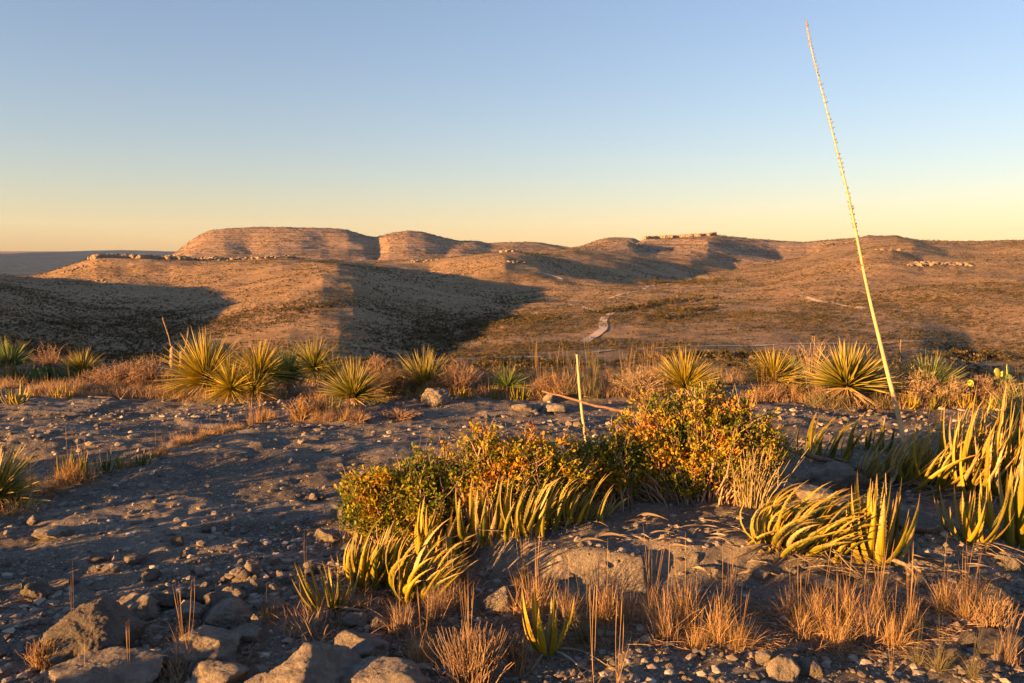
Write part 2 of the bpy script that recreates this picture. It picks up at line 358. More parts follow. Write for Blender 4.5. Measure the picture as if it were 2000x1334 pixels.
def agave_b(dark):
    def f(b):
        k=1.0
        st=[(0,(0.09962,0.1069,0.002778)),(.5,(0.2159,0.1757,0.003472)),(1,(0.3487,0.2368,0.005208))] if not dark else [(0,(0.04151,0.06492,0.003472)),(.6,(0.07472,0.09166,0.004166)),(1,(0.1495,0.1298,0.005208))]
        c=b.ramp(b.objrand(),st)
        c=b.mix(b.ramp(b.noise(30,4,.6,b.pos()),[(.45,0.0),(.75,.5)]),c,(0.2989,0.1986,0.006944))
        c=b.mix(b.ramp(b.noise(60,3,.6,b.pos()),[(.66,0.0),(.72,.8)]),c,(0.1329,0.06492,0.01215))
        c=b.mix(b.ramp(b.attr('e'),[(.70,0.0),(.9,.8)]),c,(0.3321,0.2063,0.04166))
        c=b.mix(b.ramp(b.attr('t'),[(.78,0.0),(.97,1.0)]),c,(0.2822,0.191,0.05902))
        c=b.mix(b.ramp(b.attr('t'),[(0.0,.6),(.2,0.0)]),c,(0.3321,0.2291,0.02778))
        b.p.inputs['Roughness'].default_value=.5; b.p.inputs['Specular IOR Level'].default_value=.4
        b.color(c); b.normal(b.bump(b.noise(90,3,.6,b.pos()),.25,.003))
    return f
M_agave=mat('agave_leaf',agave_b(False)); M_agaved=mat('agave_leaf_green',agave_b(True))
def dead_b(b):
    G=b.pos(); c=b.ramp(b.objrand(),[(0,(0.1488,0.1147,0.0806)),(.6,(0.2356,0.186,0.1302)),(1,(0.3224,0.2728,0.2046))])
    c=b.mix(b.ramp(b.noise(35,5,.7,G),[(.45,0.0),(.65,.6)]),c,(.15,.11,.08)); b.color(c); b.normal(b.bump(b.noise(80,5,.6,G),.5,.004))
M_dead=mat('dry_leaf',dead_b)
M_drygold=mat('dry_golden_leaf',lambda b:(b.color(b.mix(b.ramp(b.noise(45,5,.7,b.pos()),[(.45,0.0),(.62,.7)]),b.ramp(b.objrand(),[(0,(.24,.16,.05)),(.6,(.36,.26,.09)),(1,(.42,.33,.17))]),(.13,.08,.04))),b.normal(b.bump(b.noise(90,4,.6,b.pos()),.4,.004))))
M_deadi=mat('dry_leaf_skirt',leafy([(0,(0.155,0.1024,0.06138)),(.6,(0.31,0.2195,0.1228)),(1,(0.4263,0.3219,0.191))],None,.12,.8))
M_sotol=mat('sotol_leaf',leafy([(0,(0.061,0.0752,0.00496)),(.5,(0.1449,0.1354,0.00744)),(1,(0.2897,0.2181,0.01488))],((0.3813,0.3009,0.0992),.55,.4),.15,.5))
M_soty=mat('sotol_leaf_yellow',leafy([(0,(0.1067,0.1053,0.003968)),(.5,(0.244,0.188,0.005952)),(1,(0.4193,0.2858,0.0248))],((0.3964,0.3009,0.0992),.6,.4),.15,.5))
M_sotg=mat('sotol_leaf_green',leafy([(0,(0.0585,0.1008,0.024)),(.6,(0.104,0.168,0.036)),(1,(0.208,0.2464,0.048))],((0.39,0.3136,0.112),.7,.3),.15,.5))
M_grass=mat('dry_grass',leafy([(0,(0.217,0.1244,0.05456)),(.5,(0.372,0.2341,0.1023)),(1,(0.527,0.3658,0.1773))],None,.3,.8))
M_grassr=mat('reddish_dry_grass',leafy([(0,(0.155,0.09511,0.06138)),(.5,(0.279,0.1829,0.1091)),(1,(0.4185,0.2926,0.1773))],None,.25,.8))
M_grassg=mat('grey_green_grass',leafy([(0,(0.06975,0.07316,0.0341)),(.5,(0.155,0.139,0.0682)),(1,(0.279,0.2195,0.1159))],None,.25,.8))
M_broom=mat('straw_stems',leafy([(0,(0.1705,0.1317,0.04774)),(.5,(0.3255,0.2561,0.1159)),(1,(0.465,0.3804,0.2046))],None,.1,.8))
M_twig=mat('twig',leafy([(0,(0.062,0.0372,0.0217)),(.6,(0.124,0.0806,0.0496)),(1,(0.2108,0.155,0.0992))],None,.0,.9))
M_twigp=mat('pale_twig',leafy([(0,(0.217,0.1463,0.08184)),(.6,(0.3255,0.2341,0.1364)),(1,(0.434,0.3292,0.2046))],None,.05,.9))
M_twigr=mat('reddish_twig',leafy([(0,(0.155,0.09511,0.06138)),(.6,(0.279,0.1756,0.1091)),(1,(0.3875,0.2634,0.1705))],None,.05,.9))
M_sumac=mat('sumac_leaf',leafy([(0,(0.04637,0.07728,0.00736)),(.34,(0.103,0.1325,0.0092)),(.50,(0.2679,0.2429,0.01104)),(.62,(0.4946,0.3312,0.01104)),(.76,(0.5152,0.2098,0.01104)),(.90,(0.3503,0.09936,0.01104)),(1,(0.2061,0.0552,0.0138))],None,.35,.5,noisep=(5.4,.58)))
M_sumacg=mat('sumac_leaf_green',leafy([(0,(0.04637,0.0828,0.00736)),(.42,(0.1133,0.1435,0.0092)),(.62,(0.2885,0.265,0.01104)),(.80,(0.474,0.265,0.01104)),(1,(0.3709,0.08832,0.0138))],None,.35,.5,noisep=(4.2,.55)))
M_scrub=mat('valley_scrub',leafy([(0,(0.0279,0.02604,0.01116)),(.4,(0.0527,0.0465,0.0186)),(.75,(0.1054,0.0775,0.031)),(1,(0.1736,0.1178,0.0496))],None,.1,.9,by='obj'))
M_pad=mat('cactus_pad',lambda b:(b.color(b.mix(b.ramp(b.noise(120,2,.5,b.objco()),[(.62,0.0),(.66,.7)]),b.ramp(b.objrand(),[(0,(0.05,0.0935,0.03)),(1,(0.1,0.143,0.04))]),(0.175,0.154,0.07)))))
M_padlit=mat('cactus_pad_sunlit',lambda b:(b.color(b.mix(b.ramp(b.noise(120,2,.5,b.objco()),[(.62,0.0),(.66,.7)]),b.ramp(b.objrand(),[(0,(0.5304,0.45,0.06)),(1,(0.6324,0.522,0.096))]),(0.357,0.252,0.06)))))  # sunlit copy of the pad, the yellow light painted into its colour
def stalk_b(b):
    G=b.pos(); c=b.ramp(b.noise(9,5,.6,G),[(.3,(.40,.28,.15)),(.7,(.56,.41,.22))]); c=b.mix(b.ramp(b.noise(70,3,.6,G),[(.6,0.0),(.7,.6)]),c,(.2,.13,.07)); b.color(c); b.normal(b.bump(b.noise(60,3,.6,G),.4,.004))
M_stalk=mat('flower_stalk_skin',stalk_b)
M_brown=mat('brown_bark',lambda b:(b.color(b.ramp(b.noise(22,6,.7,b.pos()),[(.3,(.10,.06,.04)),(.7,(.24,.15,.10))])),b.normal(b.bump(b.noise(50,5,.7,b.pos()),.8,.008))))
M_trunk=mat('shaggy_trunk',lambda b:(b.color(b.ramp(b.noise(30,6,.7,b.pos()),[(.3,(.16,.11,.08)),(.7,(.36,.27,.20))])),b.normal(b.bump(b.noise(60,5,.7,b.pos()),.8,.02))))
# ------------------------------------------------------------------ the land
def fan(name,pxs,Ds,mt,extra=None):
    U,D=np.meshgrid((np.asarray(pxs)-1000)/F/1.0035,Ds); X=U*D; Z=H(X,D)
    if extra: Z=Z+extra(X,D)
    V=np.stack([X,D,Z],-1).reshape(-1,3); R,C=X.shape
    i=np.arange(R-1)[:,None]*C+np.arange(C-1)[None]
    Q=np.stack([i,i+1,i+C+1,i+C],-1).reshape(-1,4)
    at=None
    if name=='ground':
        x,y=V[:,0],V[:,1]; dx=np.where(x<.75,(x-.75)/.92,(x-.75)/1.9); dy=np.where(y<4.25,(y-4.25)/.66,(y-4.25)/.95); r=(np.abs(dx)**2.6+np.abs(dy)**2.6)**(1/2.6)
        at={'rock':np.clip(smooth((1.18-r)/.2)*(.55+1.2*fbm(x*2,y*2,3,45))+.55*smooth((fbm(x*1.3+5,y*2.1,3,71)-.05)/.10)*smooth((9.5-y)/1.0),0,1)}
    return tag(obj(name,mesh_np(name,V,Q,None,at),mt),kind='structure')
side_l=-150-np.geomspace(15,7500,26)[::-1]; side_r=2150+np.geomspace(15,7500,26)
pxn=np.concatenate([side_l,np.arange(-150,2151,4.0),side_r])
yb=20.0
fan('ground',pxn,np.exp(np.arange(math.log(1.2),math.log(yb),.0062)).tolist()+[yb],M_ground,lambda X,D:.006*np.clip(fbm(X*14,D*14,2,77),-.6,.6)*(D<12))
pxf=np.concatenate([side_l,np.arange(-150,2151,4.5),side_r])
Dv=np.exp(np.linspace(math.log(yb),math.log(1150),400)); fan('valley_terrain',pxf,Dv,M_valley)
def ledges(X,D):
    Z=H(X,D); k=5.5; q=Z/k+.35*fbm(X/300,D/300,2,88); f=q-np.floor(q)
    return np.where(Z>-8,k*.34*(smooth((f-.35)/.3)-f),0)*smooth((D-1180)/150)*smooth((3200-D)/600)
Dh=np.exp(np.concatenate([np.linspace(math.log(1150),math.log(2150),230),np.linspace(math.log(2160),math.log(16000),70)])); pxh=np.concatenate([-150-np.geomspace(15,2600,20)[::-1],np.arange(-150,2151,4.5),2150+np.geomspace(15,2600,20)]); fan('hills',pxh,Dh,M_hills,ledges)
# the land behind and beside the viewpoint, a little lower so the fine ground lies over it
gx=np.concatenate([-np.geomspace(4,1400,40)[::-1],[0],np.geomspace(4,1400,40)]); gy=np.concatenate([-np.geomspace(3,900,30)[::-1],[0,1,2,4,8,12,16,20,24]])
X,Y=np.meshgrid(gx,gy); Zb=near_h(X,np.minimum(Y,40))-.45-np.clip((-Y-15)*.03,0,30)
R,C=X.shape; i=np.arange(R-1)[:,None]*C+np.arange(C-1)[None]
tag(obj('ground_behind',mesh_np('ground_behind',np.stack([X,Y,Zb],-1).reshape(-1,3),np.stack([i,i+1,i+C+1,i+C],-1).reshape(-1,4)),M_ground),kind='structure')
def road(name,pix,wid,lift=.18):
    P=[gp(a,b) for a,b in pix]; Q=[]
    for a,b in zip(P,P[1:]):
        n=max(2,int((b-a).length/4)); Q+= [a.lerp(b,k/n) for k in range(n)]
    Q.append(P[-1]); A=np.array([q[:] for q in Q]); 
    for _ in range(3): A[1:-1]=(A[:-2]+A[1:-1]*2+A[2:])/4
    d=nrm(np.gradient(A[:,:2],axis=0)); nn=np.stack([-d[:,1],d[:,0]],-1)
    offs=np.linspace(-.5,.5,5)[None,:,None]; wv=wid*(1+.25*np.array([vnoise(np.array([q*.3]),np.array([1.]),3)[0] for q in range(len(A))]))
    XY=A[:,None,:2]+nn[:,None]*offs*wv[:,None,None]; Z=H(XY[...,0],XY[...,1])+lift
    V=np.concatenate([XY,Z[...,None]],-1).reshape(-1,3); i=np.arange(len(A)-1)[:,None]*5+np.arange(4)[None]
    return tag(obj(name,mesh_np(name,V,np.stack([i,i+1,i+6,i+5],-1).reshape(-1,4)),M_road),kind='structure')
road('dirt_road',[(1143,668),(1152,660),(1168,652),(1179,642),(1177,630),(1180,620),(1196,611),(1212,605)],3.4)
road('dirt_road',[(1112,594),(1140,601),(1160,606),(1172,610)],2.4)
road('dirt_road',[(1190,583),(1215,575),(1250,568)],2.8)
road('dirt_road',[(1255,566),(1300,556),(1345,550)],2.6)
road('dirt_track',[(1560,577),(1590,586),(1640,596),(1700,604),(1790,610)],2.6)
road('dirt_track',[(1060,534),(1080,538),(1100,546)],3.2)
road('dirt_track',[(1150,690),(1220,683),(1300,680),(1400,676),(1560,672),(1800,668)],2.2)
road('dirt_track',[(890,702),(1000,700),(1060,697)],1.8)
# ---- shrubs of the valley: prototypes, single ones near by, and the mass beyond
def scrub_mesh(seed,n=70,tw=True):
    rs=np.random.RandomState(seed); mb=MB()
    k=rs.randint(3,6); cen=rs.randn(k,3)*np.array([.34,.34,.10])+np.array([0,0,.42]); rad=.28+.22*rs.rand(k)
    idx=rs.randint(0,k,n); d=nrm(rs.randn(n,3)); P=cen[idx]+d*rad[idx][:,None]*(.55+.5*rs.rand(n))[:,None]; P[:,2]=np.abs(P[:,2])
    a=nrm(rs.randn(n,3)); c=nrm(np.cross(a,rs.randn(n,3))); s=(.07+.09*rs.rand(n))[:,None]
    V=np.stack([P-a*s,P+c*s*.8,P+a*s,P-c*s*.8],1).reshape(-1,3); i=np.arange(n)[:,None]*4
    mb.add(V,i+np.arange(4)[None])
    if tw:
        m=14; ribbons(mb,np.zeros((m,3))+rs.randn(m,3)*.04*np.array([1,1,0]),rs.randn(m,3)*.7+np.array([0,0,1]),.75,.035,np.array([0,0,.3]),3,rs)
    return mb.mesh('scrub')
scrub=[scrub_mesh(100+i,n) for i,n in enumerate([80,70,60,90,50])]
for m_ in scrub: m_.materials.append(M_scrub)
pcol=bpy.data.collections.new('scrub_prototypes')
for i,m_ in enumerate(scrub): pcol.objects.link(bpy.data.objects.new('scrub_proto',m_))
rs=np.random.RandomState(11)
def scatter(n,y0,y1,dens,pw=1.0):
    y=(y0**(pw+1)+(y1**(pw+1)-y0**(pw+1))*rs.rand(n))**(1/(pw+1)); px=-60+2120*rs.rand(n); x=(px-1000)/F*y
    z=H(x,y); e=2.0
    k=rs.rand(n)<dens(x,y,px,z)
    return x[k],y[k],z[k]
def dens(x,y,px,z):
    f=fbm(x/38.,y/38.,4,61); f=f+.5*fbm(x/11.,y/11.,2,62)
    zr=z-H(x,y+0)*0; low=np.clip((-24-z)/6,0,1)     # thicker in the draws
    return np.clip(.40+.9*f+.22*low,.05,1)
x,y,z=scatter(110000,110,420,dens); x2,y2,z2=scatter(140000,420,1150,dens)
x=np.concatenate([x,x2]); y=np.concatenate([y,y2]); z=np.concatenate([z,z2])
s=(.26+.62*rs.rand(len(x))**2.4)*np.where(z<-30,1.25,1.0)*(1+.35*(y>420))
# creek line bushes, traced along the draw
def line_bushes(pix,n,sz,spread):
    P=[gp(a,b) for a,b in pix]; o=[]
    for _ in range(n):
        i=rs.randint(0,len(P)-1); q=P[i].lerp(P[i+1],rs.rand()); o.append((q.x+rs.randn()*spread,q.y+rs.randn()*spread*2,sz*(.6+.8*rs.rand())))
    o=np.array(o); return o[:,0],o[:,1],H(o[:,0],o[:,1]),o[:,2]
for args in [([(1165,612),(1230,601),(1300,590),(1390,582)],150,1.9,3.0),([(840,655),(900,640),(960,630),(1030,624),(1100,622)],200,1.5,4),([(800,690),(850,662),(900,640)],120,1.3,8),([(1250,553),(1340,551),(1430,549)],130,2.4,4),([(1380,560),(1400,540),(1250,545)],90,2.2,10),([(1280,700),(1360,697),(1450,698),(1560,706)],170,1.5,3),([(560,604),(640,600)],50,1.5,4),([(60,630),(140,640),(220,636)],60,1.5,10),([(1840,700),(1900,694),(1960,700)],70,1.9,3),([(930,712),(1030,716),(1120,712)],90,1.1,3),([(1320,608),(1400,600)],40,1.7,3),([(1280,624),(1340,616)],40,1.6,3)]:
    a,b_,c_,d_=line_bushes(*args); x=np.append(x,a);y=np.append(y,b_);z=np.append(z,c_);s=np.append(s,d_)
app=s/y; order=np.argsort(-app)[:280]; keep=np.ones(len(x),bool); keep[order]=False
for k in order:
    o=obj('valley_shrub',scrub[k%5],None,None,(x[k],y[k],z[k]-.05),(0,0,rs.rand()*6.28),(s[k],s[k],s[k]*(.8+.3*rs.rand())))
    tag(o,'small round desert shrub among many on the valley slopes','shrub','desert shrubs scattered over the valley floor')
def mass(name,x,y,z,s,col):
    n=len(x); me=bpy.data.meshes.new(name); me.vertices.add(n); me.vertices.foreach_set('co',np.stack([x,y,z-.04*s],-1).astype(np.float32).ravel())
    a=me.attributes.new('s','FLOAT','POINT'); a.data.foreach_set('value',s.astype(np.float32))
    a=me.attributes.new('r','FLOAT','POINT'); a.data.foreach_set('value',(rs.rand(n)*6.28).astype(np.float32))
    o=obj(name,me); g=bpy.data.node_groups.new(name,'GeometryNodeTree'); g.interface.new_socket('Geometry',in_out='INPUT',socket_type='NodeSocketGeometry'); g.interface.new_socket('Geometry',in_out='OUTPUT',socket_type='NodeSocketGeometry')
    N=g.nodes; L=g.links.new; gi=N.new('NodeGroupInput'); go=N.new('NodeGroupOutput')
    m2p=N.new('GeometryNodeMeshToPoints'); L(gi.outputs[0],m2p.inputs[0])
    ci=N.new('GeometryNodeCollectionInfo'); ci.inputs['Collection'].default_value=col; ci.inputs['Separate Children'].default_value=True; ci.inputs['Reset Children'].default_value=True
    iop=N.new('GeometryNodeInstanceOnPoints'); L(m2p.outputs[0],iop.inputs['Points']); L(ci.outputs[0],iop.inputs['Instance']); iop.inputs['Pick Instance'].default_value=True
    na=N.new('GeometryNodeInputNamedAttribute'); na.data_type='FLOAT'; na.inputs[0].default_value='s'; L(na.outputs[0],iop.inputs['Scale'])
    nb=N.new('GeometryNodeInputNamedAttribute'); nb.data_type='FLOAT'; nb.inputs[0].default_value='r'; cx=N.new('ShaderNodeCombineXYZ'); L(nb.outputs[0],cx.inputs[2]); L(cx.outputs[0],iop.inputs['Rotation'])
    L(iop.outputs[0],go.inputs[0]); md=o.modifiers.new('scatter','NODES'); md.node_group=g
    return o
tag(mass('valley_scrub',x[keep],y[keep],z[keep],s[keep],pcol),'low grey and orange scrub dotted over the valley floor','scrub',None,'stuff')
# far scrub on the hills
x,y,z=scatter(70000,1150,2300,lambda x,y,px,z:np.clip(.5+.9*fbm(x/60,y/60,3,66),.05,1))
tag(mass('hill_scrub',x,y,z,1.0+1.5*rs.rand(len(x))**1.5,pcol),'tiny dark scrub dotting the far mesa slopes','scrub',None,'stuff')
# rock outcrops on the ridges
def crest(px,d0,d1):
    u=(px-1000)/F/1.0035; ys=np.linspace(d0,d1,160); k=np.argmax((H(u*ys,ys)-EYE)/ys); k=max(0,k-1); return Vector((u*ys[k],ys[k]-3,0))
def outcrop(label,pix,n,size,spread,flat=.6,seed=1,rim=None):
    r=np.random.RandomState(seed); P=[gp(a,b) for a,b in pix] if rim is None else [crest(a,*rim) for a in np.arange(pix[0][0],pix[-1][0],6)]; C_=sum(P,Vector())/len(P); base=Vector((C_.x,C_.y,h1(C_.x,C_.y)))
    mb=MB()
    for i in range(n):
        j=r.randint(0,len(P)-1); q=P[j].lerp(P[j+1],r.rand()); X_=q.x+r.randn()*spread; Y_=q.y+r.randn()*spread*1.5
        sz=size*(.5+.9*r.rand()); V,T=rock_arrays(r.randint(9999),2,(sz*(1+.5*r.rand()),sz,sz*flat),9,.06)
        th=r.rand()*6.28; c,s_=math.cos(th),math.sin(th); V=np.stack([V[:,0]*c-V[:,1]*s_,V[:,0]*s_+V[:,1]*c,V[:,2]],-1)
        mb.add(V+np.array([X_-base.x,Y_-base.y,h1(X_,Y_)-base.z+sz*flat*.25]),None,T)
    return tag(obj('rock_outcrop',mb.mesh('rock_outcrop',False),M_cliff,None,base),label,'rock outcrop')
outcrop('long broken band of pale cliff rocks along the crest of the left middle ridge',[(186,505),(260,506),(330,508),(430,511)],300,2.3,1.0,1.0,3,(640,850))
outcrop('scattered pale rocks on the rounded crest in front of the big mesa',[(440,511),(500,509),(560,507),(590,511)],120,1.7,2.4,.8,4,(640,850))
outcrop('crumbling rocks on the left slope below the middle ridge crest',[(130,530),(160,522),(190,512)],60,.9,2.4,.7,5)
outcrop('small rock cap on the lit hill in the centre of the valley',[(982,496),(1000,495),(1020,497)],60,2.0,2.0,.8,6,(700,1100))
outcrop('thin rock ledge on the front slope of the lit central hill',[(995,513),(1012,512),(1025,516)],18,1.4,1.5,.7,7)
outcrop('long golden cliff band on the skyline right of centre',[(1256,469),(1300,467),(1350,465),(1395,461)],900,2.2,1.5,1.5,8,(1300,1800))
outcrop('golden rock outcrop on the hillside at the right behind the tall stalk',[(1782,519),(1810,515),(1850,516),(1890,518)],130,1.5,1.6,.7,9)
outcrop('small rocks on the shoulder of the hill right of the tall stalk',[(1716,488),(1740,487),(1760,489)],16,1.7,1.6,.7,10)
outcrop('line of low rocks below the left middle ridge at the shadow edge',[(115,550),(150,549),(185,548),(212,552)],30,1.3,1.4,.6,11)
outcrop('few rocks on the saddle in front of the round dome hill',[(800,512),(820,511),(850,509)],20,1.5,1.6,.7,12)
# ------------------------------------------------------------------ near plants
def agave_leaf(p0,d0,L,W,bend,seg=9,rs=RS,side=None,twist=0.0):
    """a thick channelled blade: four edges, pointed tip"""
    P=np.array(p0,float); D=np.array(d0,float); D/=np.linalg.norm(D); out_=np.array([D[0],D[1],0.0]); 
    if np.linalg.norm(out_)<.05: out_=np.array([1.,0,0])
    V=[];t=[];e=[]; ds=L/seg
    for k in range(seg+1):
        f=k/seg; S=np.cross(D,out_ if side is None else side); S/=np.linalg.norm(S)+1e-9; N=np.cross(S,D)
        if N@np.array([out_[0],out_[1],0])<0: N=-N
        wv=W*.5*float(np.interp(f,[0,.10,.30,.55,.75,.9,1],[.80,.92,1.,.78,.46,.18,.015])); th=wv*.62
        V+= [P-S*wv, P-S*wv*.5+N*th*.75, P+N*th, P+S*wv*.5+N*th*.75, P+S*wv, P+N*th*.12]
        t+=[f]*6; e+=[1,.45,0,.45,1,0]
        P=P+D*ds; b=np.asarray(bend(f)) if callable(bend) else np.asarray(bend); D=D+b*(1.0/seg); D/=np.linalg.norm(D)
    Q=[]
    for k in range(seg):
        for q in range(6): Q.append([6*k+q,6*k+(q+1)%6,6*k+6+(q+1)%6,6*k+6+q])
    return np.array(V),np.array(Q),t,e
def spines(V,rs):
    n=len(V)//6; A=[];T=[]
    for k in range(1,n-1):
        for c,o in ((0,4),(4,0)):
            for q in (0,.5):
                a=V[6*k+c]*(1-q)+V[6*k+6+c]*q if k<n-2 else V[6*k+c]; out_=V[6*k+c]-V[6*k+o]; l=np.linalg.norm(out_)+1e-6; up=V[6*k+6+c]-V[6*k+c]; ul=np.linalg.norm(up)+1e-6; b=len(A)
                A+= [a-up/ul*.0016,a+up/ul*.0016,a+out_/l*(.0035+.003*rs.rand())-up/ul*.002]; T.append([b,b+1,b+2])
    return np.array(A),np.array(T)
def leaf_obj(name,parent,args,m,origin):
    V,Q,t,e=args; T=None
    if name=='leaf':
        A,T=spines(V,RS); T=T+len(V); t=list(t)+[.97]*len(A); e=list(e)+[1]*len(A); V=np.vstack([V,A])
    me=mesh_np(name,V-np.array(origin),Q,T,{'t':t,'e':e},name!='leaf'); return obj(name,me,m,parent)
def agave(px,py,hpx,n,label,lean=(0,0,0),curl=.8,spread=(12,50),dead=8,wid=.085,green=False,group='agave clumps in the foreground',patch=(.05,.05),seed=None,name='agave_plant',face=None,fine=True,dry=.07):
    rs=np.random.RandomState(seed if seed is not None else int(px*7+py)); P=gp(px,py); P=Vector((P.x,P.y,h1(P.x,P.y))); m=mpp(P); Hm=hpx*m
    root=empty(name,P,label,'agave',group); o=np.array([0.,0,0]); lean=np.array(lean,float)
    if not fine: mb=MB()
    for i in range(n):
        f=(i+.5)/n; az=2.399*i+rs.rand()*.4; el=math.radians(spread[0]+(spread[1]-spread[0])*f**.8)+rs.randn()*.06
        d=np.array([math.cos(az)*math.sin(el),math.sin(az)*math.sin(el),math.cos(el)])+lean*.10
        if face is not None: d=d+np.array(face)*.2
        L=Hm*(1.30 if curl>.5 else 1.08)*(.66+.44*rs.rand())*(1-.12*f)
        p0=o+np.array([rs.randn()*patch[0]*Hm,rs.randn()*patch[1]*Hm,-.01])+np.array([d[0],d[1],0])*Hm*.10
        c=curl*(.55+.9*rs.rand())
        inw=np.array([-math.cos(az),-math.sin(az),.5])*1.15*math.sin(el)
        def bend(t,c=c,inw=inw): return (lean*c*1.9*(.35+1.1*t))+inw*(1-.55*t)+np.array([0,0,-1.3*c*t*np.linalg.norm(lean)])
        side=None
        wv=Hm*wid*(.65+.6*rs.rand())*(.85+.3*f)
        A=agave_leaf(p0,d,L,wv,bend,8 if fine else 5,rs)
        if fine: leaf_obj('leaf',root,A,M_drygold if rs.rand()<dry else (M_agaved if green or rs.rand()<.22 else M_agave),(0,0,0))
        else: mb.add(A[0],A[1],None,A[2])
    if not fine:
        me=mb.mesh('leaves'); obj('leaves',me,M_agaved if green else M_agave,root)['kind']='stuff'
    for i in range(dead):
        az=rs.rand()*6.28; el=math.radians(68+22*rs.rand()); d=np.array([math.cos(az)*math.sin(el),math.sin(az)*math.sin(el),math.cos(el)])
        L=Hm*(.5+.6*rs.rand()); cv=rs.randn()*1.1; sd=np.array([-d[1],d[0],0])*cv
        A=agave_leaf(o+np.array([d[0],d[1],0])*Hm*.10+np.array([0,0,.015]),d,L,Hm*wid*.5*(.6+.6*rs.rand()),lambda t,sd=sd:sd+np.array([0,0,-1.2+1.9*t]),6,rs)
        V=A[0].copy(); gz=near_h(V[:,0]+P.x,V[:,1]+P.y)-P.z+.006+.006*rs.rand(); V[:,2]=np.maximum(V[:,2],gz); 
        leaf_obj('dead_leaf',root,(V,A[1],A[2],A[3]),M_dead,(0,0,0))
    return root
R_=(1,.0,0); 
G1='agave clumps around the sumac bushes'; G2='agave clumps on the right'
agave(640,1192,112,17,'dark green agave with long leaves fanning left below the sumac bush',(-.35,0,0),.5,(10,62),4,.085,True,G1)
agave(705,1150,116,28,'narrow agave with stiff leaves swept up and right, beside the fanning one',(.6,.0,0),.7,(8,44),3,.085,False,G1,(.12,.08))
agave(760,1140,112,28,'yellow lit agave leaves in the thicket left of the big curled agave',(.55,.0,0),.7,(6,50),3,.085,False,G1,(.22,.1))
agave(812,1168,140,42,'big agave with broad leaves curling over to the right above reddish grass',(.75,-.05,0),1.1,(8,60),8,.08,False,G1,(.12,.08))
agave(850,1095,125,26,'agave with tall upright pointed leaves under the leftmost sumac bush',(.35,0,0),.5,(6,38),3,.095,False,G1,(.18,.1))
agave(905,1075,76,20,'low tangled agave between the sumac bush and the bedrock hump',(.7,0,0),.7,(10,50),6,.10,False,G1,(.25,.1))
agave(950,1055,122,30,'dark green upright agave in the shade below the middle sumac bush',(.18,0,0),.4,(5,40),4,.105,True,G1,(.22,.1))
agave(1015,1045,102,24,'agave with thin upright leaves right of the dark green upright one',(.45,0,0),.7,(6,44),4,.09,False,G1,(.2,.1))
agave(1085,1028,96,42,'agave whose leaves all bow to the right at the top of the bedrock hump',(.75,0,0),.85,(6,36),8,.085,False,G1,(.32,.1))
agave(1150,1012,62,12,'small low agave with leaves lying right beside the big sumac bush',(1.0,0,0),.8,(20,60),10,.09,False,G1,(.3,.12))
agave(1068,1272,138,10,'single small agave with few stiff green leaves among dry grass in front',(-.05,0,0),.25,(6,46),5,.125,False,'single small agaves',(.03,.03),seed=5)
agave(1508,1066,122,46,'agave with nested leaves curling right like combed hair, leftmost of the right group',(.95,.0,0),1.35,(6,70),16,.072,False,G2,(.14,.10),seed=31,dry=.15)
agave(1560,1074,124,44,'agave with nested curling leaves between the leftmost one and the spiky one',(.95,.0,0),1.35,(6,68),16,.072,False,G2,(.12,.10),seed=32,dry=.15)
agave(1610,1066,120,36,'agave with arching leaves half hidden behind the low curled one',(.95,.0,0),1.2,(6,62),12,.072,False,G2,(.12,.10),seed=33,dry=.15)
agave(1628,1092,88,13,'low tightly curled agave in front of the two combed ones',(.9,-.05,0),1.2,(8,34),8,.12,False,G2,(.10,.08))
agave(1706,1092,156,36,'spiky upright agave with wide yellow pointed leaves over a skirt of dead leaves',(.03,0,0),.2,(3,40),16,.11,False,G2,(.10,.06),seed=24,dry=.10)
agave(1893,1062,128,20,'agave with narrow leaves spread wide, second from the right edge',(.0,0,0),.25,(5,62),12,.085,False,G2,(.08,.06))
agave(1978,1062,165,20,'tall broad leaved agave cut off by the right edge at mid height',(.05,0,0),.3,(4,36),8,.11,False,G2,(.14,.08))
agave(1610,898,80,20,'dark green agave leaning right behind the grey slabs',(.95,0,0),.6,(5,30),5,.10,True,G2,(.3,.15))
agave(1700,878,62,16,'dark green upright agave behind the foot of the tall stalk',(.1,0,0),.3,(5,32),3,.10,True,G2,(.3,.1))
agave(1715,938,84,40,'agave at the left end of the golden bank, its leaves bending right',(.75,0,0),.95,(6,60),26,.070,False,G2,(.25,.12),dry=.38)
agave(1822,950,122,56,'densely combed golden agave right of the tall stalk',(.85,0,0),1.0,(6,58),26,.070,False,G2,(.30,.14),dry=.38)
agave(1885,958,146,56,'tall golden agave with crossing leaves in the middle of the right bank',(.35,0,0),.7,(4,58),22,.066,False,G2,(.25,.14),dry=.38)
agave(1942,970,150,46,'golden agave with upright leaves left of the edge clump in the bank',(.2,0,0),.4,(4,40),18,.066,False,G2,(.2,.12),dry=.38)
agave(1992,965,200,34,'tallest agave of the bank at the right edge with straight green leaves',(.12,0,0),.3,(4,36),6,.066,False,G2,(.16,.1),dry=.38)
agave(1960,880,90,20,'yellow agave tuft behind the right bank beside the green sotol',(.2,0,0),.4,(5,50),4,.07,False,G2,(.3,.15),dry=.38)
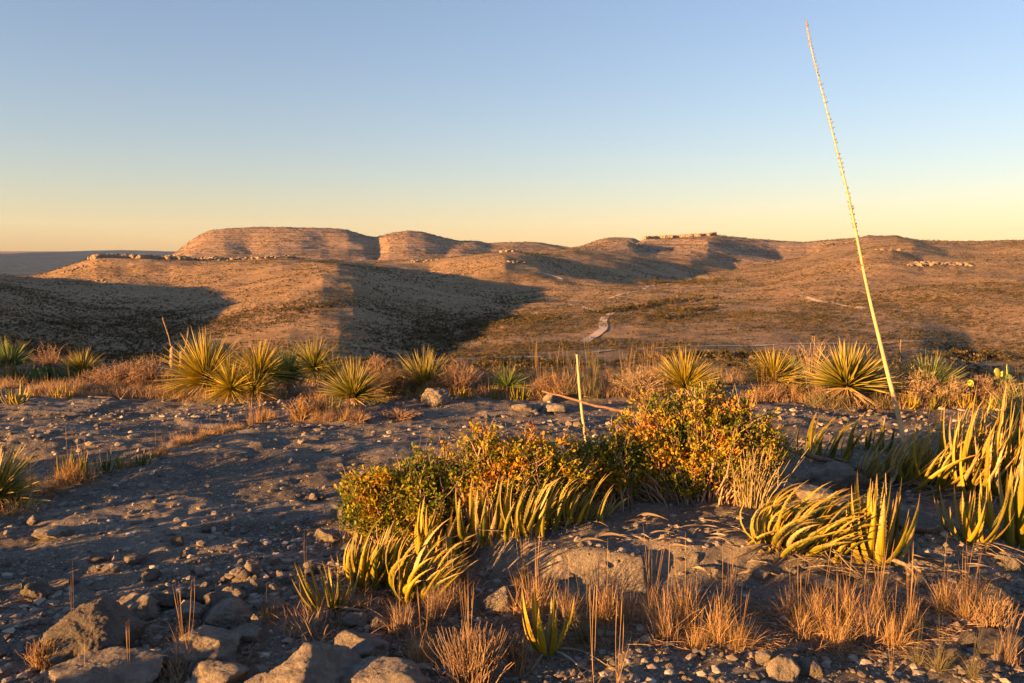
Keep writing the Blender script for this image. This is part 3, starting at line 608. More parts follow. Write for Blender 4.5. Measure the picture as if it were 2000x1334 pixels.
# the flowering one
fl=agave(1778,944,88,44,'agave rosette with a very tall bare flower stalk leaning left across the sky',(.65,0,0),.9,(6,58),24,.075,False,G2,(.16,.1),name='flowering_agave',dry=.4)
B=fl.location; yb_=B.y
sp=[(1779,932),(1771,885),(1759,830),(1747,780),(1733,725),(1716,655),(1700,590),(1687,530),(1675,468),(1660,395),(1643,325),(1624,250),(1604,172),(1588,110),(1579,70),(1575,42)]
spts=[pt(a,b,yb_-.02) for a,b in sp]; mm=mpp(spts[3])
mb=MB(); A=np.array([p[:] for p in spts]); k=np.linspace(0,len(A)-1,60); A=np.stack([np.interp(k,range(len(A)),A[:,i]) for i in range(3)],-1)
for _ in range(2): A[1:-1]=(A[:-2]+2*A[1:-1]+A[2:])/4
rad=np.interp(np.linspace(0,1,60),[0,.12,.3,.5,.7,1],[6.2,4.8,3.7,2.5,1.5,.7])*mm
tube(mb,A-np.array(B[:]),rad,10)
stem=obj('flower_stalk',mb.mesh('flower_stalk'),M_stalk,fl)
mb=MB(); rs=np.random.RandomState(4)
tot=np.linspace(0,1,60); f=.46
while f<1.0:
    p=np.array([np.interp(f,tot,A[:,i]) for i in range(3)])-np.array(B[:]); r=np.interp(f,tot,rad)
    for s_ in ((-1,1) if rs.rand()<.7 else (rs.choice([-1,1]),)):
        az=rs.randn()*.7+(0 if s_>0 else math.pi); d=np.array([math.cos(az),math.sin(az)*.8,.55+.3*rs.rand()]); d/=np.linalg.norm(d)
        l=mm*(3.4+4.6*rs.rand())*(1-.45*(f-.46)/.54); tube(mb,[p+d*r*.4,p+d*(r+l*.5)+np.array([0,0,l*.05]),p+d*(r+l)],[mm*1.3*(1-.4*f),mm*1.5*(1-.4*f),mm*.25],5)
    f+=.005+.006*rs.rand()
b_=obj('bract',mb.mesh('bract'),M_trunk,stem); b_['kind']='stuff'
mb=MB()
for f in [.1,.16,.2,.25,.29,.33,.36,.39,.42,.44]:
    p=np.array([np.interp(f,tot,A[:,i]) for i in range(3)])-np.array(B[:]); r=np.interp(f,tot,rad); az=rs.rand()*6.28
    d=np.array([math.cos(az),-abs(math.sin(az)),.9]); d/=np.linalg.norm(d); tube(mb,[p+d*r*.5,p+d*r*1.5,p+d*r*2.1],[r*.35,r*.25,r*.05],5)
b_=obj('leaf_scar',mb.mesh('leaf_scar'),M_brown,stem); b_['kind']='stuff'
# ---- sotols and yuccas along the rim
def rosette(px,py,rpx,label,base=None,n=200,mtl=None,skirt=40,upper=105,w_=.0,group='sotols and yuccas along the rim of the flat',name='sotol',D=None,lean=(0,0,0),droop=.5,width=.020,trunk=True,stiff=1.0,ry=None):
    rs=np.random.RandomState(int(px*3+py*11)); by=base if base is not None else py+rpx*.5
    by+=4; py+=8; rpx*=1.12
    P=gp(px,by) if D is None else pt(px,by,D); 
    P=Vector((P.x,P.y,h1(P.x,P.y))); C_=pt(px,py,P.y); m=mpp(P); R=rpx*m
    root=empty(name,P,label,'yucca' if 'yucca' in label else 'sotol',group); c=np.array([0,0,max(C_.z-P.z,R*.12)])
    n=int(n*1.9); u=rs.rand(n); th=np.radians(4+(upper-4)*u**.75); az=2.399*np.arange(n)+rs.rand(n)
    d=np.stack([np.cos(az)*np.sin(th),np.sin(az)*np.sin(th),np.cos(th)],-1)+np.array(lean)*.4+.07*rs.randn(n,3)
    mb=MB(); L=R*(.72+.46*rs.rand(n)); 
    ribbons(mb,c+nrm(d)*R*.05,d,L,R*width*(.7+.6*rs.rand(n)),np.stack([rs.randn(n)*.10,rs.randn(n)*.10,-droop*.45*(th/1.5)+.05*rs.randn(n)],-1)*stiff,4,rs,.03,1.3)
    lv=obj('leaf_blades',mb.mesh('leaf_blades'),mtl or M_sotol,root); lv['kind']='stuff'
    if skirt:
        mb=MB(); az=rs.rand(skirt)*6.28; th=np.radians(100+55*rs.rand(skirt)); d=np.stack([np.cos(az)*np.sin(th),np.sin(az)*np.sin(th),np.cos(th)],-1)
        skirt*=2; az=rs.rand(skirt)*6.28; th=np.radians(98+60*rs.rand(skirt)); d=np.stack([np.cos(az)*np.sin(th),np.sin(az)*np.sin(th),np.cos(th)],-1)
        Ls=np.minimum(R*(.55+.45*rs.rand(skirt)),(c[2]+.02)/np.maximum(.25,-d[:,2]))
        ribbons(mb,np.repeat(c[None],skirt,0)-np.array([0,0,R*.03]),d,Ls,R*width*1.1,np.array([0,0,-.35]),4,rs,.1,1.2)
        dl=obj('dead_leaf_skirt',mb.mesh('dead_leaf_skirt'),M_deadi,root); dl['kind']='stuff'
    if trunk and c[2]>R*.1:
        mb=MB(); tube(mb,[(0,0,-.05),tuple(c*.5),tuple(c)],[R*.09,R*.10,R*.06],8); obj('trunk',mb.mesh('trunk'),M_trunk,root)
    return root
Y='M'
rosette(20,708,52,'bushy yucca with upright leaves at the far left edge of the rim',728,170,M_sotg,30,85)
rosette(162,722,46,'green yucca right of the left prickly pear patch',742,150,M_sotol,20,80)
rosette(276,722,32,'small pale yucca behind the reddish brush',733,110,M_sotol,20,80)
rosette(404,732,80,'largest golden yucca of the row with leaves thrown out to the left',768,330,M_soty,90,110,lean=(-.35,0,.1),droop=.3)
rosette(452,752,58,'golden sotol at the foot of the largest yucca',776,220,M_soty,60,115)
rosette(507,726,62,'upright golden sotol standing behind the drooping one',770,250,M_soty,40,100)
rosette(495,755,46,'sotol with a bright yellow skirt of hanging dead leaves',777,200,M_soty,120,100)
rosette(563,726,52,'dark sotol with a grey skirt of dead leaves hanging to the right',764,220,M_sotg,90,100)
rosette(614,712,54,'round headed yucca on a short trunk right of the dark sotol',750,230,M_sotol,60,112)
rosette(652,728,38,'small yellow yucca between the round headed one and the wide one',752,140,M_soty,20,100)
rosette(691,768,66,'wide sotol with long blades at the right end of the left row',783,240,M_sotol,30,92)
rosette(829,748,66,'single spiky sotol on a dark mound, middle of the rim',766,240,M_sotol,40,98)
rosette(990,752,44,'soft grassy green sotol with arching thin blades',768,200,M_sotg,10,85,width=.02,droop=1.2)
rosette(1076,745,32,'small dark green fan of yucca left of the pale post stalk',757,130,M_sotg,0,80)
rosette(1336,748,66,'stiff yellow sotol rising behind the big sumac bush',775,230,M_soty,10,88)
rosette(1510,735,58,'yellow bristly sotol above a pale dry shrub',770,230,M_soty,30,88,width=.022)
rosette(1545,722,32,'small green yucca behind the pale dry shrub',748,120,M_sotg,0,80)
rosette(1652,748,76,'fan shaped yucca with stiff straight leaves over bent dead ones, left of the tall stalk',785,190,M_sotol,60,84,width=.04)
rosette(1704,758,58,'shorter fan yucca just left of the tall stalk',782,170,M_sotol,20,78)
rosette(1812,758,66,'dome shaped dense sotol right of the tall stalk',780,320,M_sotg,20,92,width=.022)
rosette(2012,858,100,'big green sotol at the right edge with long thin blades',870,300,M_sotg,30,92,width=.018)
rosette(-14,968,92,'sotol cut off by the left edge with long yellow blades hanging over grass',990,170,M_sotol,50,115,width=.04)
rosette(1460,722,36,'thin yellow sotol top poking out behind the sumac bush',752,110,M_soty,0,80) if False else None
# ---- small agaves along the rim
GR='small agaves along the rim'
for a in [(32,748,46,20,'clump of small agaves at the left edge behind the low one',.3),(26,788,44,18,'low golden agave at the left edge of the flat',.2),(60,770,26,10,'tiny pale agave right of the low golden one at the left edge',.2),
    (109,775,30,12,'left of two small upright agaves under the pale fallen stalk',.05),(136,778,33,12,'right of two small upright agaves under the pale fallen stalk',.05),
    (282,760,16,8,'tiny agave in the short grass left of the dead trunks',.1),(345,752,20,8,'tiny bright agave at the foot of the dead trunks',.1),(318,770,22,9,'small dark agave at the right end of the short grass strip',.4),
    (557,778,26,8,'lone narrow agave between the yellow skirted sotol and the wide sotol',.2),(656,803,34,14,'bright yellow agave in front of the wide sotol',.3),(668,822,18,8,'tiny pale agave on reddish gravel',.1),(738,790,24,10,'small agave in shade left of the rounded boulder',.3),(752,782,30,9,'dark small agave leaning right beside the rounded boulder',.5),
    (905,780,32,16,'wide yellow agave right of the rounded boulder',.15),(965,778,26,12,'yellow agave left of the pale grass tuft',.3),(1018,780,36,15,'upright agave left of the pile of pale stones',.2),(998,782,20,7,'tiny dark agave between two yellow ones',.1),
    (1625,784,26,10,'small agave under the fan shaped yucca, left one',.2),(1648,785,22,9,'small agave under the fan shaped yucca, right one',.1),(1712,784,34,14,'golden agave at the left foot of the tall stalk on the rim',.1),(1738,793,24,12,'low dark agave just left of the tall stalk',.2),
    (1780,796,36,16,'golden agave right of the tall stalk on the rim',.15),(1826,797,34,14,'second golden agave right of the tall stalk',.1),(1850,792,30,12,'agave among pale twigs right of the tall stalk',.2),(1888,796,38,20,'wide star shaped golden agave below the right prickly pears',.05),(1935,800,34,14,'agave below the right prickly pears near the edge',.2)]:
    agave(a[0],a[1],a[2],a[3],a[4],(a[5],0,0),.4,(8,66),0,.10,False,GR,(.18,.12),fine=False)
for a in [(205,922,44,14,'left of three small agaves in the shade right of the grassy agave',.05,True),(233,915,34,12,'middle of three small agaves along the gravel line',.05,False),(276,910,38,12,'right of three small agaves beside orange grass',.1,True),(150,935,62,24,'agave half hidden in an orange grass tuft on the left',.15,False)]:
    agave(a[0],a[1],a[2],a[3],a[4],(a[5],0,0),.35,(6,42),0,.10,a[6],'small agaves on the left of the flat',(.16,.1),fine=False)
# ------------------------------------------------------------------ sumac bushes
def bez(a,b,c,n):
    t=np.linspace(0,1,n)[:,None]; return a*(1-t)**2+2*b*t*(1-t)+c*t*t
def leafcards(mb,P,D,L,rs):
    """small folded obovate leaves: six points each"""
    n=len(P); D=nrm(D); S=nrm(np.cross(D,nrm(rs.randn(n,3)))); N=np.cross(S,D); L=L[:,None]
    V=np.stack([P,P+D*L*.45-S*L*.26+N*L*.10,P+D*L*.8-S*L*.24+N*L*.06,P+D*L,P+D*L*.8+S*L*.24+N*L*.06,P+D*L*.45+S*L*.26+N*L*.10,P+D*L*.55-N*L*.03],1).reshape(-1,3)
    b=np.arange(n)[:,None]*7
    T=np.concatenate([b+np.array([[0,6,1]]),b+np.array([[1,6,2]]),b+np.array([[2,6,3]]),b+np.array([[3,6,4]]),b+np.array([[4,6,5]]),b+np.array([[5,6,0]])])
    mb.add(V,None,T,np.tile([0,.4,.7,1,.7,.4,.5],n))
M_twigm=mat('sumac_twig',leafy([(0,(.13,.075,.045)),(.5,(.26,.17,.10)),(1,(.40,.29,.18))],None,.0,.9))
def sumac(px,base,blobs,label,nst,nleaf,mtl,seed,leafL=.023,bare=.25,Dy=None,dense=1.0):
    """blobs: (px,py,rx,ry) lumps of the crown at the bush's own distance"""
    rs=np.random.RandomState(seed); P=gp(px,base) if Dy is None else pt(px,base,Dy); P=Vector((P.x,P.y,h1(P.x,P.y)))
    root=empty('sumac_bush',P,label,'bush','sumac bushes in the middle of the foreground'); mb=MB(); tw=MB()
    Bl=[]
    for a,b,rx,ry in blobs:
        c=pt(a,b,P.y+.02); m=mpp(c); Bl.append((np.array(c[:])-np.array(P[:]),rx*m,ry*m,rx*ry))
    pr=np.array([q[3] for q in Bl]); pr=pr/pr.sum(); LP=[];LD=[]
    for s in range(nst):
        k=rs.choice(len(Bl),p=pr); c,rx,ry,_=Bl[k]
        d=nrm(rs.randn(3)); r=rs.rand()**.35
        tgt=c+d*r*np.array([rx,min(rx,ry)*.85,ry]); 
        if tgt[2]<.04: tgt[2]=.04+.1*rs.rand()
        bx=(tgt[0]*.45+rs.randn()*.06); st=np.array([bx,tgt[1]*.35+rs.randn()*.05,0.0]); gz=near_h(np.array([st[0]+P.x]),np.array([st[1]+P.y]))[0]-P.z; st[2]=gz-.02
        mid=st*.5+tgt*.5+np.array([rs.randn()*.06,rs.randn()*.06,.10*rs.rand()]) 
        C=bez(st,mid,tgt,9); C[1:-1]+=rs.randn(7,3)*.009; 
        tube(tw,C,np.linspace(.0062,.0019,9)*(.7+.6*rs.rand()),4,False)
        isbare=rs.rand()<bare
        for j in range(rs.randint(4,8)):
            f=.40+.6*rs.rand(); q=C[min(8,int(f*8))]; dd=nrm(np.array([rs.randn(),rs.randn(),.6+.6*rs.rand()])+ (C[-1]-C[4])*2); l=.04+.09*rs.rand()
            e=q+dd*l; tube(tw,[q,q+dd*l*.5+rs.randn(3)*.006,e],[.0019,.0014,.0009],3,False)
            if not isbare or rs.rand()<.3:
                m_=rs.randint(9,16); 
                for _ in range(m_): LP.append(q+(e-q)*(.25+.8*rs.rand())+rs.randn(3)*.010); LD.append(dd+rs.randn(3)*.8)
        if not isbare:
            for _ in range(rs.randint(6,12)): LP.append(C[-1]+rs.randn(3)*.014-(C[-1]-C[-2])*rs.rand()*2); LD.append(rs.randn(3)+np.array([0,0,.7]))
        else:
            tube(tw,[C[-1],C[-1]+nrm(C[-1]-C[-3]+rs.randn(3)*.02)*.09],[.0016,.0008],3,False)
    LP=np.array(LP);LD=np.array(LD); 
    leafcards(mb,LP,LD,leafL*(.35+.95*rs.rand(len(LP))),rs)
    o=obj('foliage',mb.mesh('foliage',False),mtl,root); o['kind']='stuff'
    o=obj('twigs',tw.mesh('twigs'),M_twigm,root); o['kind']='stuff'
    print('sumac leaves',len(LP))
    return root
SUMY=gp(1370,985).y+.12; print('SUMY',SUMY)
sumac(1370,985,[(1375,800,100,52),(1265,850,85,56),(1450,870,84,75),(1262,765,34,16),(1310,775,40,22),(1380,880,110,70),(1225,890,66,50),(1505,845,48,46),(1450,770,40,34),(1380,755,40,20),(1340,930,120,45),(1525,895,36,36),(1215,830,30,22),(1200,870,44,50),(1180,920,40,40)],'biggest sumac bush with orange tips on its left and green top, right of centre',560,0,M_sumac,1,bare=.2,Dy=SUMY)
sumac(1195,985,[(1190,905,50,56),(1150,935,46,46),(1130,890,34,34)],'small sumac bush filling the gap left of the biggest one',170,0,M_sumac,2,bare=.35)
sumac(1010,1010,[(935,850,34,34),(890,900,46,40),(1120,920,50,44),(1000,880,80,48),(1070,900,60,50),(1100,940,50,40),(960,930,70,50),(1040,950,80,50)],'middle sumac bush with yellow and orange leaves in front of the fallen leaves',360,0,M_sumac,3,bare=.35)
sumac(780,1065,[(740,960,66,56),(830,920,50,46),(790,1010,90,56),(720,1000,46,46),(860,980,60,56),(700,950,36,26)],'leftmost sumac bush, low and mostly green with a few red leaves',460,0,M_sumacg,4,leafL=.025,bare=.18)
# ------------------------------------------------------------------ dry shrubs
def dryshrub(px,py,wpx,hpx,label,mtl,n=120,forks=5,seed=None,group='dry shrubs along the rim',r=.0028,knots=False,upright=.5,D=None):
    rs=np.random.RandomState(seed or int(px+py*3)); P=gp(px,py) if D is None else pt(px,py,D); P=Vector((P.x,P.y,h1(P.x,P.y))); m=mpp(P); W=wpx*m*.5; Hh=hpx*m
    mb=MB(); r=max(r,m*.55)
    for s in range(n):
        az=rs.rand()*6.28; rr=rs.rand()**.6; tx=np.array([math.cos(az)*W*rr,math.sin(az)*W*.7*rr,Hh*(.45+.6*rs.rand())*(1-.45*rr**2)])
        st=np.array([tx[0]*.35*rs.rand(),tx[1]*.3,-.01]); C=bez(st,st*.4+tx*.6-np.array([tx[0],tx[1],0])*(upright*.6)+rs.randn(3)*Hh*.04,tx,6); tube(mb,C,np.linspace(r*1.3,r*.5,6),3,False)
        for j in range(forks):
            q=C[rs.randint(2,6)]; d=nrm(np.array([rs.randn(),rs.randn(),.8])); l=Hh*(.08+.2*rs.rand()); e=q+d*l; tube(mb,[q,q+d*l*.5+rs.randn(3)*l*.08,e],[r*.7,r*.55,r*.35],3,False)
            if knots:
                k=3; X_=q+(e-q)*rs.rand(k,1)*1.1+rs.randn(k,3)*.01; leafcards(mb,X_,rs.randn(k,3),np.full(k,m*2.6),rs)
    o=obj('dry_shrub',mb.mesh('dry_shrub'),mtl,None,P); return tag(o,label,'shrub',group)
dryshrub(100,745,90,72,'bare reddish twiggy shrub behind the left prickly pears',M_twigr,110)
dryshrub(140,745,60,36,'low reddish twigs between the two left yuccas',M_twigr,80)
dryshrub(232,760,150,52,'wide reddish brown brush left of the dead trunks',M_twigr,330,5)
dryshrub(296,762,90,66,'dense pinkish brush just left of the dead trunks',M_twigr,200)
dryshrub(330,755,40,30,'small yellow weed at the base of the dead trunks',M_twigp,60)
dryshrub(735,745,60,50,'dark twiggy brush behind the wide sotol',M_twigr,90)
dryshrub(770,775,110,60,'tangled dark brush around the mound under the spiky sotol',M_twig,200)
dryshrub(895,775,90,66,'feathery reddish brush behind the wide yellow agave',M_twigr,240,5)
dryshrub(850,790,60,30,'dry weeds leaning on the rounded boulder',M_twigr,110)
dryshrub(940,762,80,36,'low reddish brush left of the soft green sotol',M_twigr,120)
dryshrub(1068,775,60,42,'pinkish dead clump behind the stone pile',M_twigr,190)
dryshrub(1250,775,130,56,'pale twiggy brush with tiny buds left of the big bush top',M_twigp,170,4,knots=True)
dryshrub(1535,775,95,56,'pale yellow rounded dry shrub behind the big sumac bush',M_broom,260,7,r=.004,knots=True)
dryshrub(1500,770,70,64,'straw coloured dry shrub under the bristly sotol',M_broom,130,5)
dryshrub(1585,745,120,84,'tall wispy dry grass shrub with long arching stems',M_twigp,60,3,upright=.2)
dryshrub(1620,785,70,36,'reddish weeds left of the fan shaped yucca',M_twigr,90)
dryshrub(1795,790,70,72,'pale budded twigs right of the tall stalk',M_twigp,80,5,knots=True)
dryshrub(1850,790,90,54,'pale budded low twigs beneath the dome sotol',M_twigp,110,5,knots=True)
dryshrub(1912,790,84,56,'dark red dense shrub under the right prickly pears',M_twigr,260,6)
dryshrub(1965,790,70,50,'yellow twiggy shrub around the right prickly pears',M_broom,120,5)
dryshrub(588,820,60,50,'orange twiggy weeds on the flat right of the yellow skirted sotol',M_grass,90,4,group='dry weeds on the flat')
dryshrub(625,812,70,44,'pale orange brush on the flat below the round headed yucca',M_grass,110,4,group='dry weeds on the flat')
dryshrub(780,818,100,20,'low row of red brown weeds on the flat below the spiky sotol',M_twigr,160,3,group='dry weeds on the flat')
dryshrub(700,822,70,18,'low red brown weeds left of the weed row',M_twigr,110,3,group='dry weeds on the flat')
# dark green shrubs low behind the rim
for a in [(1255,718,52,26,'dark green shrub low behind the rim, left of two'),(1442,718,58,34,'dark green shrub low behind the rim, right of two'),(1390,722,60,20,'low dark thicket between the two green shrubs')]:
    P=gp(a[0],a[1]-6); P=pt(a[0],a[1],34.0); P.z=h1(P.x,P.y); s_=a[2]*mpp(P)*.5
    tag(obj('green_shrub',scrub_mesh(int(a[0]),620,False),M_sotg,None,(P.x,P.y,P.z-.1),None,(s_*1.2,s_*1.2,s_*1.5)),a[4],'shrub','dark shrubs behind the rim')
# the bunch of straw stems beside the big bush
def broom(px,py,wpx,hpx,label,mtl,n,group=None,r=.0022,name='straw_shrub'):
    rs=np.random.RandomState(int(px)); P=gp(px,py); P=Vector((P.x,P.y,h1(P.x,P.y))); m=mpp(P); mb=MB()
    for s in range(n):
        tx=np.array([rs.randn()*wpx*m*.27,rs.randn()*wpx*m*.2,hpx*m*(.45+.6*rs.rand())]); st=np.array([tx[0]*.45,tx[1]*.4,-.01])
        C=bez(st,st*.7+tx*.3+np.array([0,0,hpx*m*.2]),tx,6)+rs.randn(6,3)*.004; tube(mb,C,np.linspace(r*1.2,r*.6,6),4,False)
        if rs.rand()<.5:
            q=C[3]; e=q+nrm(np.array([rs.randn()*.6,rs.randn()*.6,1]))*hpx*m*.3; tube(mb,[q,e],[r*.8,r*.4],3,False)
    return tag(obj(name,mb.mesh(name),mtl,None,P),label,'shrub',group)
broom(1465,985,120,118,'pale yellow bunch of stiff leafless stems beside the biggest sumac bush',M_broom,170)
broom(925,1345,130,120,'brown twiggy shrublet at the bottom edge left of the single agave',M_grassr,330,r=.0017,name='dry_shrublet')
broom(1010,1320,60,90,'smaller brown twiggy shrublet touching the single agave',M_grassr,110,r=.0016,name='dry_shrublet')
broom(82,1305,58,56,'small orange brushy shrublet left of the lit boulder',M_grass,150,r=.0016,name='dry_shrublet')
broom(130,1285,40,40,'tiny orange shrublet touching the lit boulder',M_grass,90,r=.0016,name='dry_shrublet')
broom(1935,1235,70,70,'dark twiggy grass by the grey boulder at the right edge',M_grassr,150,r=.0016,name='dry_shrublet')
# ------------------------------------------------------------------ grass tufts
def tuft_mesh(seed,n,spread,base,bend,seedst=0,w_=.010):
    rs=np.random.RandomState(seed); mb=MB(); az=rs.rand(n)*6.28; th=np.abs(rs.randn(n))*spread; th=np.where(rs.rand(n)<.16,.7+.8*rs.rand(n),th)
    d=np.stack([np.cos(az)*np.sin(th),np.sin(az)*np.sin(th),np.cos(th)],-1); P=np.stack([rs.randn(n)*base,rs.randn(n)*base*.7,np.zeros(n)-.01],-1)
    L=.30+.72*rs.rand(n); ribbons(mb,P,d,L,w_*(.6+.8*rs.rand(n)),np.stack([rs.randn(n)*bend,rs.randn(n)*bend,-.15-.7*th*rs.rand(n)],-1),5,rs,.26,1.0)
    if seedst:
        for k in range(seedst):
            a=rs.rand()*6.28; e=np.array([math.cos(a)*.35*rs.rand(),math.sin(a)*.25*rs.rand(),1.25+.75*rs.rand()]); C=bez(np.zeros(3),e*.5+rs.randn(3)*.04,e,7); tube(mb,C,[w_*.33]*4+[w_*.4,w_*.6,w_*.12],3,False)
    return mb.mesh('grass_tuft')
TM={}
def tm(kind,i):
    k=(kind,i%4)
    if k not in TM:
        s=500+hash(kind)%7*0+ord(kind[0])*10+i%4
        if kind=='up': me=tuft_mesh(s,230,.26,.12,.25,2); 
        elif kind=='spray': me=tuft_mesh(s,200,.60,.06,.45,9,.008)
        elif kind=='fine': me=tuft_mesh(s,260,.42,.20,.35,4,.011)
        elif kind=='low': me=tuft_mesh(s,170,.60,.34,.40,1,.018)
        elif kind=='tall': me=tuft_mesh(s,110,.20,.12,.2,10,.010)
        elif kind=='stem': me=tuft_mesh(s,5,.3,.03,.3,3,.012)
        TM[k]=me
    return TM[k]
CM={}
def tuft(px,py,hpx,kind,mtl,label,group,i=0,wide=1.0,D=None):
    P=gp(px,py); P=Vector((P.x,P.y,h1(P.x,P.y))); s=hpx*mpp(P)
    key=(kind,i%4,mtl.name)
    if key not in CM: me=tm(kind,i).copy(); me.materials.append(mtl); CM[key]=me
    o=obj('grass_tuft',CM[key],None,None,P,(0,0,(i*2.4+px*.1)%6.28),(s*wide,s*wide,s)); return tag(o,label,'grass tuft',group)
GF='dry grass tufts in front of the bedrock hump'
for i,a in enumerate([(1045,1195,92,'fine',M_grass,'orange grass glowing behind the single small agave',1.1),(1020,1150,70,'tall',M_grass,'tall thin seed stalks rising beside the single small agave',.9),(1105,1215,80,'up',M_grassr,'reddish grass tuft right of the single small agave',1.0),
  (1140,1255,104,'spray',M_grassg,'rounded grey green grass tuft right of the single small agave',1.05),(1185,1215,98,'up',M_grass,'orange grass tuft behind the grey green one, left',1.0),(1222,1222,86,'up',M_grassr,'reddish grass tuft behind the grey green one, right',1.0),
  (1270,1215,104,'tall',M_grass,'grass tuft with tall seed stalks in the middle of the front row',1.0),(1300,1250,108,'up',M_grassr,'broad reddish tuft in the middle of the front row',1.1),(1335,1225,112,'up',M_grass,'golden tuft just right of the row middle',1.0),
  (1365,1262,58,'fine',M_grass,'low bright tuft at the front of the row',1.1),(1405,1252,104,'up',M_grass,'dense golden tuft below the grey round stones',1.1),(1445,1262,66,'fine',M_grass,'small bright tuft at the right end of the dense row',1.1),(1425,1205,76,'tall',M_grassr,'thin stalks behind the dense golden tuft',.8),
  (1545,1205,70,'up',M_grassr,'reddish tuft at the left end of the right grass patch',1.0),(1565,1240,76,'fine',M_grass,'orange tuft low in the right grass patch, left side',1.1),(1600,1225,100,'up',M_grass,'golden tuft in the right grass patch below the combed agaves',1.0),(1635,1258,86,'fine',M_grass,'bright golden tuft at the front of the right grass patch',1.1),
  (1650,1215,96,'up',M_grass,'golden tuft in the centre of the right grass patch',1.0),(1690,1250,92,'up',M_grassr,'rust tuft in the right grass patch',1.1),(1715,1215,96,'tall',M_grass,'seed stalks rising from the right grass patch',.9),(1745,1262,84,'up',M_grass,'last golden tuft of the right grass patch',1.0),(1775,1235,90,'tall',M_grass,'thin stalks right of the right grass patch',.8),
  (1845,1195,80,'up',M_grass,'orange tuft below the spread agave',1.1),(1885,1215,94,'spray',M_grass,'orange tuft leaning right beside the gravel',1.0),(1905,1190,70,'up',M_grassr,'dim reddish tuft beside the gravel',1.0)]):
    tuft(a[0],a[1],a[2],a[3],a[4],a[5],GF,i,a[6])
GB='dull grass tufts on the shaded gravel'
for i,a in enumerate([(1790,1300,60,'spray',M_grassg,'grey grass tuft on the shaded gravel at lower right, left one'),(1835,1310,66,'spray',M_grassg,'grey grass tuft on the shaded gravel at lower right, middle one'),(1900,1325,60,'spray',M_grassg,'grey grass tuft on the shaded gravel at lower right, right one'),(1965,1300,84,'tall',M_grassr,'thin reddish stalks near the lower right corner'),(1740,1320,80,'stem',M_grass,'few tall stalks at the bottom edge below the right grass patch'),(1205,1345,120,'stem',M_grass,'three tall stalks at the bottom edge right of the single agave'),(1160,1340,130,'stem',M_grass,'bent seed stalk at the bottom edge beside the single agave')]):
    tuft(a[0],a[1],a[2],a[3],a[4],a[5],GB,i)
GL='grass tufts in the left foreground'
for i,a in enumerate([(365,1300,96,'spray',M_grass,'spray of long golden grass in front of the lit boulders',1.0),(345,1320,60,'low',M_grassr,'low brown grass at the foot of the long golden spray',1.0),(255,1345,80,'stem',M_grass,'thin stalks at the bottom edge over the low boulder',.8),(165,1350,60,'stem',M_grass,'seed stalks at the bottom left corner',.7),(145,1275,100,'stem',M_grass,'single tall stem behind the lit boulder',.3),(190,1340,50,'low',M_grass,'small orange tuft on the low boulder at the bottom left',1.0),
  (785,1240,84,'up',M_grassr,'mauve grass tuft at the foot of the big curled agave',1.2),(850,1215,92,'up',M_grassr,'tall reddish tuft right of the mauve one',1.0),(880,1190,80,'fine',M_grassr,'pinkish grass at the left flank of the hump',1.1),(905,1140,60,'up',M_grassr,'reddish grass between the curled agave and the hump',1.0),(825,1295,84,'fine',M_grass,'bright yellow green tuft on the big slab',.9),(600,1235,66,'low',M_grassr,'brown grass below the fanning dark agave',1.1),(690,1190,60,'low',M_grassr,'brown grass right of the fanning dark agave',1.1),
  (598,1160,80,'stem',M_grass,'single thin stem left of the fanning dark agave',.3),(520,1210,40,'low',M_grass,'tiny dry tuft among the lit rocks',.9),(760,1130,60,'up',M_grass,'dry grass inside the agave thicket',1.0),(915,1290,90,'tall',M_grass,'tall stalks over the brown shrublet',.8),(700,1060,50,'low',M_grassr,'brown tangle under the leftmost sumac bush',1.2),(960,1085,90,'stem',M_grass,'thin pale stalks in front of the dark upright agave',.8)]):
    tuft(a[0],a[1],a[2],a[3],a[4],a[5],GL,i,a[6])
GM='orange tufts along the seam across the left flat'
for i,a in enumerate([(100,962,40,'fine',M_grass,1.2),(118,945,40,'up',M_grass,1.0),(140,945,62,'up',M_grass,1.1),(163,940,50,'fine',M_grass,1.2),(255,912,24,'fine',M_grass,1.2),(305,890,26,'low',M_grass,1.2),(320,885,20,'fine',M_grass,1.3),(350,870,30,'fine',M_grass,1.2),(372,862,22,'low',M_grass,1.4),(395,856,24,'fine',M_grass,1.3),(415,848,22,'low',M_grass,1.4),(440,842,18,'low',M_grass,1.5),(465,836,16,'low',M_grass,1.5),(490,830,36,'tall',M_grass,.8),(505,826,40,'tall',M_grass,.8),(516,822,36,'up',M_grass,.9),(528,815,20,'low',M_grass,1.2),(10,992,70,'spray',M_grass,1.1),(45,985,66,'spray',M_grass,1.0),(20,1005,50,'low',M_grass,1.2),(60,960,40,'fine',M_grassr,1.2)]):
    lab=['first pale tuft left of the big orange one','slim tuft against the big orange one','big orange grass tuft around the hidden agave','orange grass spilling right of the big tuft','tiny tuft between two small agaves','low rounded tuft right of the small agaves','flat tuft beside the rounded one','bright orange tuft halfway along the seam','low orange tuft after the bright one','orange tuft where the seam bends','low tuft past the bend of the seam','flattened tuft near the seam end','flat tuft before the thin stalks','first of two clumps of thin tall stalks','second of two clumps of thin tall stalks','upright tuft at the far end of the seam','last tiny tuft of the seam','long hanging grass under the left edge sotol','orange spray right of the left edge sotol','low grass at the foot of the left edge sotol','dim reddish tuft above the left edge spray'][i]
    tuft(a[0],a[1],a[2],a[3],a[4],lab,GM,i,a[5])
rs=np.random.RandomState(31)
